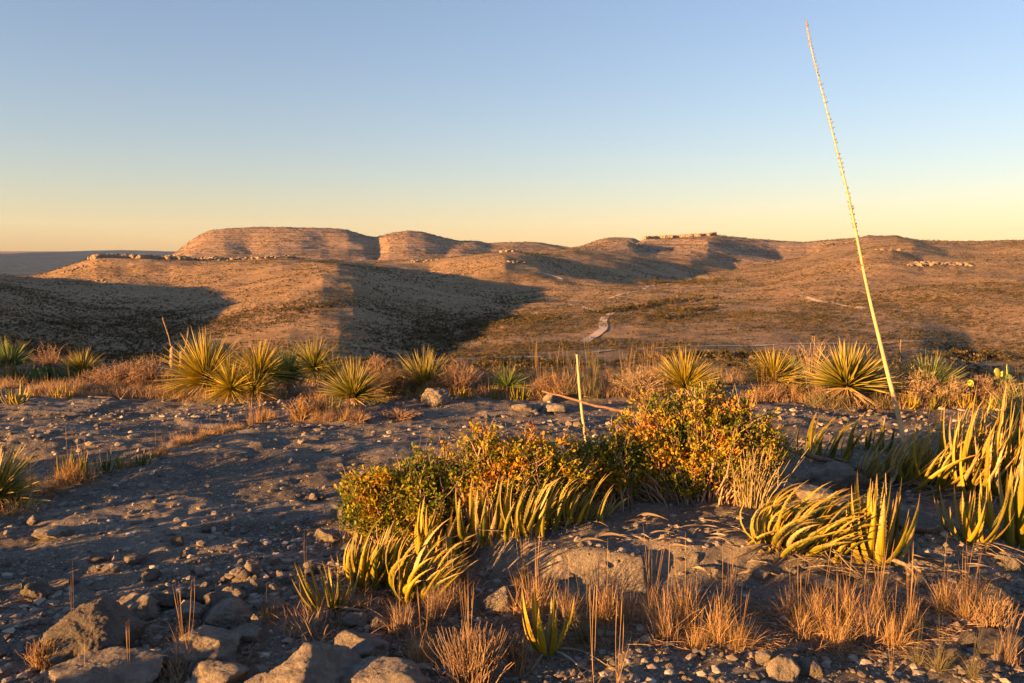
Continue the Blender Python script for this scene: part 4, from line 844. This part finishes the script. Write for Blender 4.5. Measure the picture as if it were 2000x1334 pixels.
for z0,z1,y0,y1,n,hh,kinds,mt_,lab,grp in [
  (60,335,762,776,26,26,('low','fine'),(M_grassr,M_grass,M_grassr),'short greyish grass in the strip below the pale fallen stalk','short grass strip on the left rim'),
  (335,740,772,782,18,22,('low','fine'),(M_grassr,M_grass),'short dry grass at the foot of the golden yucca row','short grass below the yucca row'),
  (560,720,806,826,16,24,('fine','low'),(M_grass,M_grassr),'small orange tuft on the flat before the yucca row','orange tufts on the flat'),
  (740,1060,764,778,24,32,('fine','up','low'),(M_grassr,M_grass,M_grassg),'dry grass tuft between the small agaves of the middle rim','grass between the middle rim agaves'),
  (1040,1300,752,778,34,46,('up','tall','fine'),(M_grassr,M_grassg,M_grassr,M_grass),'tall greyish grass on the rim left of the big sumac bush','tall grey grass on the middle rim'),
  (1470,1620,768,786,20,34,('up','fine','low'),(M_grassr,M_grass),'reddish grass on the rim behind the big sumac bush','grass on the rim behind the sumac'),
  (1600,2010,770,798,26,34,('up','fine','low','tall'),(M_grassr,M_grass,M_grassg),'dry grass tuft between the golden agaves of the right rim','grass between the right rim agaves'),
  (-20,740,735,762,20,36,('fine','up','low'),(M_grassr,M_grass,M_grassg),'dry grass among the yuccas on the left rim','grass among the left rim yuccas'),
  (740,2010,738,762,20,40,('fine','up','low'),(M_grassr,M_grassg,M_grassr,M_grass),'dry grass on the slope just beyond the rim','grass just beyond the rim')]:
    for i in range(n):
        tuft(z0+(z1-z0)*rs.rand(),y0+(y1-y0)*rs.rand(),hh*(.6+.7*rs.rand()),kinds[rs.randint(len(kinds))],mt_[rs.randint(len(mt_))],lab,grp,rs.randint(40),.8+.8*rs.rand())

# the rest of the grass on the rim, too dense to count
def grassmass(name,label,zones,mtl):
    mb=MB(); 
    for x0,x1,y0,y1,n,hh in zones:
        px=x0+(x1-x0)*rs.rand(n); py=y0+(y1-y0)*rs.rand(n); Pm=gp((x0+x1)/2,y0); 
        P=[]
        yy=np.array([gp(x0+(x1-x0)*.5,q).y for q in np.linspace(y0,y1,6)]); y=np.interp(py,np.linspace(y0,y1,6),yy); x=(px-1000)/F*y; z=H(x,y); cl=np.clip(fbm(x*2.2,y*2.2,3,55)+.45,0.05,1)
        L=hh*y/F*(.35+.8*rs.rand(n))*(.4+cl); d=rs.randn(n,3)*np.array([.38,.38,0])+np.array([0,0,1]); ribbons(mb,np.stack([x,y,z-.01],-1),d,L,.0045*(.7+.6*rs.rand(n)),rs.randn(n,3)*.3,3,rs,.12,1.0)
    return tag(obj(name,mb.mesh(name),mtl),label,'grass',None,'stuff')
grassmass('rim_grass','low dry reddish grass covering the rim between the plants',[(40,345,760,776,2200,22),(335,745,770,782,1500,16),(740,1060,762,778,2000,26),(1040,1310,750,778,3600,40),(1470,1620,765,786,1500,28),(1600,2060,768,798,2600,26),(-60,740,732,762,3600,30),(740,2060,736,762,5000,34)],M_grassr)
grassmass('pale_rim_grass','pale straw grass mixed in on the rim',[(40,345,762,776,500,22),(740,1060,762,778,700,28),(1040,1310,750,778,1200,46),(1600,2060,768,798,900,28),(740,2060,736,762,1500,38),(-60,740,732,762,900,34)],M_grass)

# broken stems and litter between the tufts
px=np.concatenate([960+560*rs.rand(2600),1500+340*rs.rand(2200),620+320*rs.rand(1500),1780+220*rs.rand(900),150+330*rs.rand(700)]); py=np.concatenate([1180+110*rs.rand(2600),1190+110*rs.rand(2200),1110+170*rs.rand(1500),1150+120*rs.rand(900),1230+100*rs.rand(700)])
y=1.6/((py-490)/F*1.0)*.985; x=(px-1000)/F*y; z=H(x,y); n=len(x); az=rs.rand(n)*6.28; el=rs.rand(n)**2*.5
mb=MB(); ribbons(mb,np.stack([x,y,z+.006],-1),np.stack([np.cos(az),np.sin(az),el],-1),.03+.09*rs.rand(n),.003,np.stack([rs.randn(n)*.5,rs.randn(n)*.5,-.5*el-.1],-1),3,rs,.2)
tag(obj('plant_litter',mb.mesh('plant_litter'),M_grassr),'broken dry grass stems lying between the tufts','plant litter',None,'stuff')
# ------------------------------------------------------------------ stalks, dead trunks, fallen stems
def stick(name,label,cat,pts,rad,mtl,sides=8,group=None,wob=.0,seed=1):
    r=np.random.RandomState(seed); A=np.array([p[:] for p in pts]); n=max(14,len(A)*6); k=np.linspace(0,len(A)-1,n); A=np.stack([np.interp(k,range(len(A)),A[:,i]) for i in range(3)],-1)
    for _ in range(2): A[1:-1]=(A[:-2]+2*A[1:-1]+A[2:])/4
    A+=r.randn(n,3)*wob; rr=np.interp(np.linspace(0,1,n),np.linspace(0,1,len(rad)),rad)*(1+.10*r.randn(n)); b=A[0].copy(); mb=MB(); tube(mb,A-b,rr,sides)
    o=obj(name,mb.mesh(name),mtl,None,b); return tag(o,label,cat,group)
P0=gp(1145,868); m=mpp(P0)
post=stick('dead_stalk','short pale dry stalk standing upright like a post behind the sumac bushes','dead stalk',[pt(1145,872,P0.y),pt(1140,830,P0.y),pt(1133,770,P0.y),pt(1127,692,P0.y)],[2.6*m,2.9*m,2.7*m,2.2*m],M_stalk,8,None,.001)
mb=MB(); r=np.random.RandomState(8); b0=np.array(post.location[:])
for i in range(14):
    f=i/13; a=np.array(pt(1143-15*f,850-150*f,P0.y)[:])-b0; az=r.rand()*6.28; d=np.array([math.cos(az),-abs(math.sin(az)),.6]); tube(mb,[a+d*m*1.5,a+d*m*3,a+d*m*3.8],[m*.9,m*.7,m*.2],5)
k_=obj('knot',mb.mesh('knot'),M_brown,post); k_['kind']='stuff'
m5=mpp(Vector((0,5.6,0)))
stick('fallen_stalk','long brown fallen stalk leaning across the biggest sumac bush towards the grey slabs','fallen stalk',[pt(1680,918,5.55),pt(1570,886,5.5),pt(1450,855,5.35),pt(1370,835,5.25),pt(1300,815,5.2),pt(1180,797,5.3),pt(1060,764,5.6)],[5.5*m5,4.6*m5,4*m5,3.6*m5,3*m5,2.6*m5,1.6*m5],M_brown,8,None,.003,3)
PA,PB=gp(140,759),gp(255,752); PA.z=h1(PA.x,PA.y)+.05; PB.z=h1(PB.x,PB.y)+.12; ml=mpp(PA)
stick('fallen_stalk','pale fallen stalk lying over the short grass on the left rim','fallen stalk',[PA,PA.lerp(PB,.4)+Vector((0,0,.05)),PB],[2.2*ml,2.4*ml,1.6*ml],M_stalk,6,None,.002,4)
PA,PB=gp(300,752),gp(345,768); PA.z=h1(PA.x,PA.y)+.12; PB.z=h1(PB.x,PB.y)+.03
stick('fallen_stalk','short dark fallen stalk beside the foot of the dead trunks','fallen stalk',[PA,PB],[2*ml,2.6*ml],M_brown,6,None,.002,5)
PA,PB=gp(172,778),gp(222,780)
stick('fallen_stalk','thin pale stick on the ground below the short grass strip','stick',[PA+Vector((0,0,.02)),PB+Vector((0,0,.02))],[1.0*ml,1.0*ml],M_stalk,5,None,.001,6)
for px,top,base,wd,st,lab,sd in [(336,676,748,11,[(334,676),(329,655),(322,635),(317,621)],'shaggy dead trunk with a thin stalk leaning left, left of two',1),(354,686,748,11,[(360,686),(365,668),(367,652),(368,641)],'shaggy dead trunk with a thin upright stalk, right of two in shade',2)]:
    P=gp(px,base); P=Vector((P.x,P.y,h1(P.x,P.y)-.02)); mq=mpp(P); t=empty('dead_yucca_trunk',P,lab,'dead yucca','dead yucca trunks on the left rim')
    r=np.random.RandomState(sd); top_=np.array(pt(px+1,top,P.y)[:])-np.array(P[:]); n=12; A=np.linspace(0,1,n)[:,None]*top_[None]; mb=MB(); tube(mb,A,[wd*mq*.5*(1+.16*r.randn())*np.interp(k/(n-1),[0,.6,.9,1],[1.05,.95,.8,.4]) for k in range(n)],9)
    obj('trunk',mb.mesh('trunk'),M_trunk,t)
    mb=MB(); q=260; f=r.rand(q); az=r.rand(q)*6.28; Pp=f[:,None]*top_[None]+np.stack([np.cos(az),np.sin(az),0*az],-1)*wd*mq*.45; ribbons(mb,Pp,np.stack([np.cos(az)*.45,np.sin(az)*.45,-np.ones(q)],-1),.07+.08*r.rand(q),.006,np.array([0,0,-.5]),3,r,.2)
    s_=obj('dead_leaves',mb.mesh('dead_leaves'),M_deadi,t); s_['kind']='stuff'
    mb=MB(); A=np.array([pt(a,b,P.y)[:] for a,b in st])-np.array(P[:]); tube(mb,A,np.array([1.3,1.1,1.0,.7])*mq,5)
    for k in range(26):
        f=.35+.65*r.rand(); a=np.array([np.interp(f*3,range(4),A[:,i]) for i in range(3)]); d=nrm(r.randn(3)+np.array([0,0,.4])); tube(mb,[a,a+d*mq*3],[mq*.6,mq*.4],3,False)
    obj('flower_stalk',mb.mesh('flower_stalk'),M_twigp,t)
P=gp(1757,775); mq=mpp(P)
stick('dry_seed_stalk','thin straight brown seed stalk right of the tall leaning stalk','dead stalk',[P,pt(1758,720,P.y),pt(1760,662,P.y)],[1.2*mq,1.1*mq,.8*mq],M_twigr,5,None,.003,9)
# ------------------------------------------------------------------ prickly pears
def pear(label,base,pads,mt_dark,seed,bigger=1.0,dy=0.0):
    r=np.random.RandomState(seed); P=gp(*base); P=Vector((P.x,P.y,h1(P.x,P.y))); t=empty('prickly_pear',P,label,'cactus','prickly pears on the rim')
    V,T=ICO[3]
    for i,(a,b,rp,lit_pad) in enumerate(pads):
        y=P.y-dy+(r.rand()-.5)*.25; c=pt(a,b,y); mq=mpp(c); s=rp*mq*bigger
        W=V.copy(); W[:,0]*=.80+.12*(W[:,2]>0)*W[:,2]; W[:,1]*=.15; 
        o=obj('pad',mesh_np('pad',W*s,None,T),M_padlit if lit_pad else mt_dark,t,Vector(c)-P,(r.randn()*.25,r.randn()*.35,(r.randn()*.5-.2)))
    return t
r=np.random.RandomState(2)
pads=[(84,714,5.5,1),(66,717,4.5,1),(90,720,4.5,1),(74,721,3.5,1)]+[(72+100*r.rand()**1.0-10,722+26*r.rand(),6+2*r.rand(),0) for _ in range(48)]
pear('dark green prickly pear patch with a few sunlit yellow pads on top, left rim',(110,748),pads,M_pad,2)
pads=[(1948,730,10,1),(1960,734,8,1),(1968,721,9,1),(1934,736,8,0),(1926,748,8,1),(1951,745,9,1),(1940,750,8,0),(1962,750,8,0),(1933,757,8,0),(1950,762,8,0),(1918,756,7,1),(1970,738,7,0),(1972,760,8,0),(1925,766,8,0)]
pear('prickly pear with sunlit yellow pads standing up at the right rim',(1950,772),pads,M_pad,3,1.15,.35)
pear('small low prickly pear with two sunlit yellow pads left of the bright one',(1888,778),[(1882,752,7,1),(1896,749,6.5,1),(1870,765,5,1),(1890,762,7,0),(1880,768,7,0),(1900,765,6,0)],M_pad,4,1.15,.35)
# ------------------------------------------------------------------ rocks
def rock(px,py,wpx,hpx,label,seed,mt_=None,depth=.8,sub=4,sink=.22,yaw=None,tilt=0,planes=10,rough=.085,group='rocks in the foreground',sharp=38,name='rock'):
    P=gp(px,py); P=Vector((P.x,P.y,h1(P.x,P.y))); m=mpp(P); hpx=hpx*(.80 if wpx>40 else .9); w_=wpx*m*.5*1.05; hh=hpx*m*.5/(1-sink*.8)
    if wpx>85: planes=18; rough=.065
    sub=min(7,sub+1) if sub<6 else sub; hpx_=hpx
    V,T=rock_arrays(seed,sub,(w_,w_*depth,hh),planes,rough,sharp)
    lo,hi=V.min(0),V.max(0); V=(V-(lo+hi)/2)*(2*np.array([w_,w_*depth,hh])/(hi-lo))
    V[:,2]-=V[:,2].min()+2*hh*sink
    o=obj(name,mesh_np(name,V,None,T,None,True),mt_ or M_rock,None,P+Vector((0,w_*depth*.5,0)),(0,tilt,yaw if yaw is not None else 0)); return tag(o,label,'rock',group)
rk=[(160,1292,165,140,'large boulder with a golden lit left face and dark rounded top, lower left',71,1.0,6),(180,1362,210,80,'low boulder cut by the bottom edge at the lower left',12,.9,6),(66,1172,62,52,'dark angular rock in shade near the left edge',13,.8,4),(262,1202,88,56,'pointed rock with a lit left slope above the stone line',14,.9,4),(312,1190,60,40,'dark back rock behind the pointed lit one',18,.8,4),
 (366,1212,54,44,'blocky yellow lit rock in the middle of the stone line',15,.9,4),(392,1180,46,42,'tall lit rock with a dark right side behind the blocky one',16,.9,4),(420,1190,50,40,'dark rock right of the tall lit one',19,.9,4),(450,1180,50,44,'ridged lit rock pointing up at the stone line',17,.9,4),(493,1122,42,34,'small bright lit rock at the far end of the stone line',20,.9,4),(462,1125,30,16,'flat pinkish stone left of the small bright rock',21,.9,3),
 (505,1156,36,30,'rounded yellow topped stone at the right of the stone line',22,.9,4),(532,1160,30,26,'grey round stone touching the yellow topped one',23,.9,3),(440,1222,116,66,'long grey boulder sloping right behind the golden grass',24,.8,5),(530,1200,50,40,'rounded grey boulder at the right end of the long one',25,.8,4),(385,1298,150,80,'rounded boulder behind the spray of golden grass',26,.8,6),(450,1218,34,24,'small lit triangular stone on the long grey boulder',27,.8,3),
 (500,1240,24,50,'thin upright shard of lit rock between boulders',28,.4,3),(478,1250,60,36,'lit slab end below the upright shard',29,.8,4),(600,1385,215,125,'big broad cracked rock slab at the bottom, left of centre',30,.9,6),(520,1375,110,70,'left edge piece of the broad slab, layered and tilted',84,.9,5),(740,1385,180,84,'right piece of the broad slab with orange patches',85,.9,6),(700,1296,110,60,'upper right shoulder of the broad slab',31,.9,4),(692,1226,48,34,'round grey boulder on top of the broad slab',32,.9,4),(735,1230,42,30,'boulder with a lit spot right of the round grey one',33,.9,4),(738,1272,32,32,'upright pinkish stone in the crack of the slab',34,.8,4),(637,1214,28,24,'small grey stone under the fanning agave',35,.8,3),
 (420,1350,110,60,'grey rock at the bottom edge right of the golden grass',36,.8,4),(375,1320,50,36,'dark wedge rock at the foot of the golden grass',37,.8,4),(640,1055,50,30,'grey egg shaped rock left of the leftmost sumac bush',38,.8,4),(664,1008,44,28,'pale rock touching the left side of the leftmost sumac bush',39,.8,4),(686,1086,46,32,'pale yellow lit rock under the leftmost sumac bush',40,.8,4),(612,1108,42,14,'flat lit stone left of the narrow agave',41,.8,3),(618,975,34,12,'thin tilted lit stone on the dark flat',42,.6,3),(612,978,18,16,'small rounded stone beside the tilted one',43,.8,3),
 (1532,1330,60,64,'pointed boulder with a lit left edge at the bottom right',44,.9,4),(1582,1318,56,38,'dark smooth rock right of the pointed boulder',45,.9,4),(1493,1298,36,30,'grey rock left of the pointed boulder',46,.9,4),(1978,1112,52,44,'pale rock below the edge agave at the right',47,.9,4),(1960,1190,86,56,'grey boulder behind dark grass at the right edge',48,.9,4),(1830,1185,50,22,'half buried flat grey stone in the right gravel',49,.9,3),(1905,1265,50,34,'dull rock half hidden by thin grass, lower right',50,.9,4),(1955,1275,90,40,'large dull slab near the lower right corner',51,.9,4),(1870,1290,40,30,'rounded dull stone below the gravel patch',52,.9,3),
 (292,1134,32,24,'white grey fractured stone alone on the dark flat',53,.9,3),(256,1100,40,16,'flat dark stone on the dark flat, right one',54,.9,3),(190,1096,44,18,'flat dark stone on the dark flat, left one',55,.9,3),(346,1064,26,20,'angular grey stone on the dark flat',56,.9,3),(224,1118,18,12,'small dark stone between the flat ones and the fractured one',57,.9,3),(143,1140,20,14,'tiny dark stone above the dark angular rock',58,.9,3),(96,1050,70,20,'long flat grey slab on the left flat',59,.8,4),(57,1026,30,22,'little lit rock left of the long flat slab',60,.9,3),(402,1040,22,14,'small block on the dark flat above the angular stone',61,.9,3),
 (1020,802,42,18,'flat lit stone at the left of the stone pile on the rim',62,.8,3),(1080,806,52,22,'broad layered stone at the right of the stone pile',63,.8,3),(1078,786,34,22,'block stone on top of the stone pile',64,.8,3),(1045,800,28,14,'grey stone in the middle of the stone pile',65,.8,3),(1042,806,16,10,'small stone at the foot of the stone pile',66,.8,2),(1100,804,20,14,'end stone of the stone pile',67,.8,2),(850,792,58,44,'rounded tan boulder on the rim below the spiky sotol',68,.9,4),
 (1112,830,16,10,'small lit stone left of the pale post stalk',69,.8,2),(1128,834,18,12,'pale stone at the foot of the post stalk',70,.8,2),(1358,1098,22,20,'round ball shaped stone on the bedrock hump',72,.95,3),(1406,1128,32,26,'brown topped round stone at the right of the hump',73,.9,3),(1490,1132,44,30,'grey stone beside dead leaves below the combed agaves',74,.9,3),(1640,955,130,62,'big cracked grey slab behind the spiky agave',75,.9,5),(1600,985,90,40,'lower grey slab in front of the cracked one',76,.9,4),(1700,1000,120,26,'flat grey bedrock step behind the spiky agave',77,.9,4),(1795,1035,110,34,'flat dark rock between the spiky and the spread agaves',78,.9,4),
 (1680,1130,90,24,'flat rusty stone behind the right grass patch',79,.8,4),(1600,1140,100,20,'flat grey ledge behind the right grass patch',80,.8,4),(975,1200,60,70,'pinkish block at the left foot of the bedrock hump',81,.8,4),(1570,1110,18,14,'small pale stone under the combed agaves',82,.9,2),(1405,1105,20,12,'tiny grey stone left of the brown topped one',83,.9,2)]
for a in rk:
    dark=any(k in a[4] for k in ('dark','shade','dull'))  # darker copy of the limestone, chosen by words in the label
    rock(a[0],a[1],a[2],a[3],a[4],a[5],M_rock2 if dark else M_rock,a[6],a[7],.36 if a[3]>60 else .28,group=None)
# loose stones, single ones
RM=[mesh_np('stone',*(lambda VT:(VT[0],None,VT[1]))(rock_arrays(900+i,3,(1,.85,.62),9,.05))) for i in range(14)]
for i,me in enumerate(RM): me.materials.append(M_rock if i%3 else M_rock2)
rs=np.random.RandomState(77)
def stones(n,x0,x1,y0,y1,s0,s1,label,group,flat=1.0,poly=None):
    k=0
    while k<n:
        px=x0+(x1-x0)*rs.rand(); py=y0+(y1-y0)*rs.rand()
        if poly and not poly(px,py): continue
        P=gp(px,py); s=(s0+(s1-s0)*rs.rand()**2)*mpp(P)*.5
        o=obj('stone',RM[rs.randint(14)],None,None,(P.x,P.y,P.z+s*.12*flat),(rs.randn()*.25,rs.randn()*.25,rs.rand()*6.28),(s,s,s*flat)); tag(o,label,'stone',group); k+=1
stones(80,300,640,1080,1240,11,32,'loose stone in the rubble around the lit rocks','loose stones in the rubble by the lit rocks',poly=lambda x,y:abs(y-(1400-.53*x))<75 if False else y>1090+max(0,(430-x))*.35)
stones(40,0,330,1150,1330,12,34,'loose stone in the rubble at the lower left','loose stones at the lower left',.7,poly=lambda x,y:y>1230-.2*x)
stones(28,1780,2000,1080,1330,10,26,'loose stone in the gravel at the lower right','loose stones at the lower right')
stones(26,1440,1790,1255,1330,9,22,'loose pale stone at the bottom edge right of centre','loose stones at the bottom right of centre')
stones(22,1180,1460,1240,1334,9,20,'small pale stone on the dark soil at the bottom centre','small stones at the bottom centre')
stones(20,640,960,1190,1300,10,24,'small stone around the broad slab','small stones around the broad slab')
stones(22,600,1180,790,860,7,15,'small stone on the flat between the bushes and the rim','small stones on the middle flat',.7)
stones(20,0,640,790,1000,7,15,'small stone on the left flat','small stones on the left flat',.7)
stones(20,0,640,1000,1130,8,18,'small grey stone on the shaded dark flat','small stones on the shaded flat',.7)
stones(14,1560,1860,800,870,8,16,'small stone on the flat left of the right bank','small stones on the right flat',.8)
stones(12,1440,1600,1080,1180,8,18,'small stone below the combed agaves','small stones below the combed agaves')
# pebbles: too many to count
n=30000; V1,T1=ICO[1]; rs=np.random.RandomState(78)
y=2.35*(10.5/2.35)**(rs.rand(n*3)**.8); px=-120+2240*rs.rand(n*3); x=(px-1000)/F*y
def pdens(x,y):
    d=.13+.7*np.clip(fbm(x*1.1,y*1.3,3,91)+.12,0,1)
    sx=1000+x/y*F; sy=490+1.6/y*F*1.03
    d+=1.0*np.exp(-((sy-(1290-.22*sx))/70)**2)*(sx<700)+.9*((sx<380)&(sy>1200-.1*sx))+.9*((sx>1770)&(sy>1080))+.6*((sx>1440)&(sy>1240))+.5*((sx>900)&(sx<1460)&(sy>1235))+.5*((sx>560)&(sx<960)&(sy>1180))
    return np.clip(d,0,1)
k=np.nonzero(rs.rand(n*3)<pdens(x,y))[0][:n]; x,y=x[k],y[k]; n=len(x); z=H(x,y)
s=.0026*(1-rs.rand(n))**(-.72); s=np.clip(s,.0026,.026)*(1+.10*(y-3)); 
base=np.stack([nrm(V1)*(1+.22*rs.randn(len(V1),1)) for _ in range(24)]); kk=rs.randint(0,24,n); th=rs.rand(n)*6.28; W=base[kk]*np.stack([np.ones(n),.6+.4*rs.rand(n),.30+.35*rs.rand(n)],-1)[:,None]
c,s_=np.cos(th)[:,None],np.sin(th)[:,None]; W=np.stack([W[...,0]*c-W[...,1]*s_,W[...,0]*s_+W[...,1]*c,W[...,2]],-1)*s[:,None,None]+np.stack([x,y,z+s*.10],-1)[:,None]
# a twenty-sided chip each
import bmesh
bm=bmesh.new(); bmesh.ops.create_icosphere(bm,subdivisions=1,radius=1); bm.free()
nv=len(V1); Tt=(np.arange(n)[:,None,None]*nv+T1[None]).reshape(-1,3)
tag(obj('gravel',mesh_np('gravel',W.reshape(-1,3),None,Tt,None,False),M_peb),'loose gravel and chips strewn over the bare ground','gravel',None,'stuff')
print('ico1',len(T1),'pebbles',n)
# ------------------------------------------------------------------ dried curled leaves lying about
rs=np.random.RandomState(5)
def curl(px,py,lpx,ang,label,group,curv=1.6,wd=.07,mt_=None):
    P=gp(px,py); P=Vector((P.x,P.y,h1(P.x,P.y))); m=mpp(P); L=lpx*m; a=math.radians(ang); d=np.array([math.cos(a),math.sin(a),.35])
    def bd(t): return np.array([-math.sin(a),math.cos(a),0])*curv*(.4+1.2*t)*0+np.array([math.sin(a+t*curv),-math.cos(a+t*curv),0])*curv*.9+np.array([0,0,-.9+.6*t])
    A=agave_leaf((0,0,.012),d,L,L*wd,bd,9,rs); V=A[0]; 
    gz=near_h(V[:,0]+P.x,V[:,1]+P.y)-P.z+.006; V[:,2]=np.maximum(V[:,2],gz+ (V[:,2]-V[:,2].min())*.12)
    o=obj('dried_leaf',mesh_np('dried_leaf',V,A[1],None,{'t':A[2],'e':A[3]}),mt_ or M_dead,None,P); return tag(o,label,'dead leaf',group)
GD='dried curled leaves on the bedrock hump'
for a in [(1170,1052,66,10,'bright bow shaped dried leaf curled like a hook on the hump',1.9),(1130,1062,60,12,'flatter curled dried leaf left of the hook shaped one',1.2),(1300,1072,60,5,'curled grey dried leaf right of the hook shaped one',1.8),(1395,1040,60,-30,'long white curled dried leaf near the straw stems',-1.6),(1240,1012,70,-8,'long dried leaf at the upper left of the leaf litter',.9),(1440,1125,90,0,'grey dried leaf stretched under the combed agaves',.8),(1350,1112,60,-40,'grey curled leaf beside the round ball stone',1.5)]:
    curl(a[0],a[1],a[2],a[3],a[4],None,a[5],.10)
for x0,x1,y0,y1,n,l0,l1,lab,grp in [(1230,1480,1005,1062,44,26,60,'pale dried leaf in the litter between the sumac bush and the combed agaves','leaf litter above the hump'),(1430,1560,1060,1110,22,30,60,'dried leaf at the foot of the combed agaves','leaf litter below the combed agaves'),(1560,1880,1095,1140,44,36,84,'dried leaf in the skirt of litter below the spiky agave','leaf litter below the spiky agave'),(1690,1900,950,985,30,36,70,'dried leaf at the foot of the golden bank','leaf litter below the golden bank'),(1830,2000,1070,1100,26,30,60,'dried leaf under the spread agave at the right','leaf litter below the spread agave'),(1060,1200,1010,1030,12,24,50,'dried leaf at the left top of the hump','leaf litter at the left top of the hump'),(1000,1140,1290,1334,12,20,44,'thin dried leaf below the single small agave','leaf litter below the single small agave')]:
    for i in range(n): curl(x0+(x1-x0)*rs.rand(),y0+(y1-y0)*rs.rand(),l0+(l1-l0)*rs.rand(),rs.choice([0,180])+rs.randn()*28,lab,grp,rs.randn()*1.1,.06)
# ------------------------------------------------------------------ unseen scrub added left of the viewpoint, outside the picture, to shade the near ground
rs=np.random.RandomState(15)
for i in range(95):
    Y_=-1.6+7.2*rs.rand(); X_=-.68*max(Y_,1.2)-.45-2.6*rs.rand()
    if Y_<1.9 and rs.rand()<.6: continue
    hs=(.12+.10*rs.rand()) if Y_<1.7 else (.17+.20*rs.rand())
    o=obj('shade_shrub',scrub[i%5],None,None,(X_,Y_,h1(X_,max(Y_,1.3))-.04),(0,0,rs.rand()*6.28),(hs,hs,hs*1.1)); tag(o,'unseen low shrub added left of the viewpoint to shade the ground','shrub','unseen shade shrubs left of the viewpoint')
print('script',time.time()-T0)
# ------------------------------------------------------------------ the air
if 1.4e-05>0:
    mv=bpy.data.materials.new('air'); mv.use_nodes=True; nt=mv.node_tree; nt.nodes.clear(); o_=nt.nodes.new('ShaderNodeOutputMaterial'); pv=nt.nodes.new('ShaderNodeVolumePrincipled')
    pv.inputs['Density'].default_value=1.4e-05; pv.inputs['Color'].default_value=(.58,.76,1,1); pv.inputs['Anisotropy'].default_value=.0; nt.links.new(pv.outputs[0],o_.inputs['Volume'])
    zlo=min(float(np.min([v.co.z for v in o.data.vertices])) for o in scene.objects if o.name in ('hills','valley_terrain','ground_behind'))-1.5
    zhi=max(float(np.max([v.co.z for v in o.data.vertices])) for o in scene.objects if o.name in ('hills','valley_terrain'))+9
    X0,X1,Y0,Y1=-29000,29000,-1200,17000
    V=[(a,b,c) for a in (X0,X1) for b in (Y0,Y1) for c in (zlo,zhi)]
    Q=[(0,1,3,2),(4,6,7,5),(0,4,5,1),(2,3,7,6),(0,2,6,4),(1,5,7,3)]
    hz=obj('haze',mesh_np('haze',V,Q,None,None,False),mv); tag(hz,'thin evening haze over the valley','haze',None,'stuff')
    print('haze z',zlo,zhi)
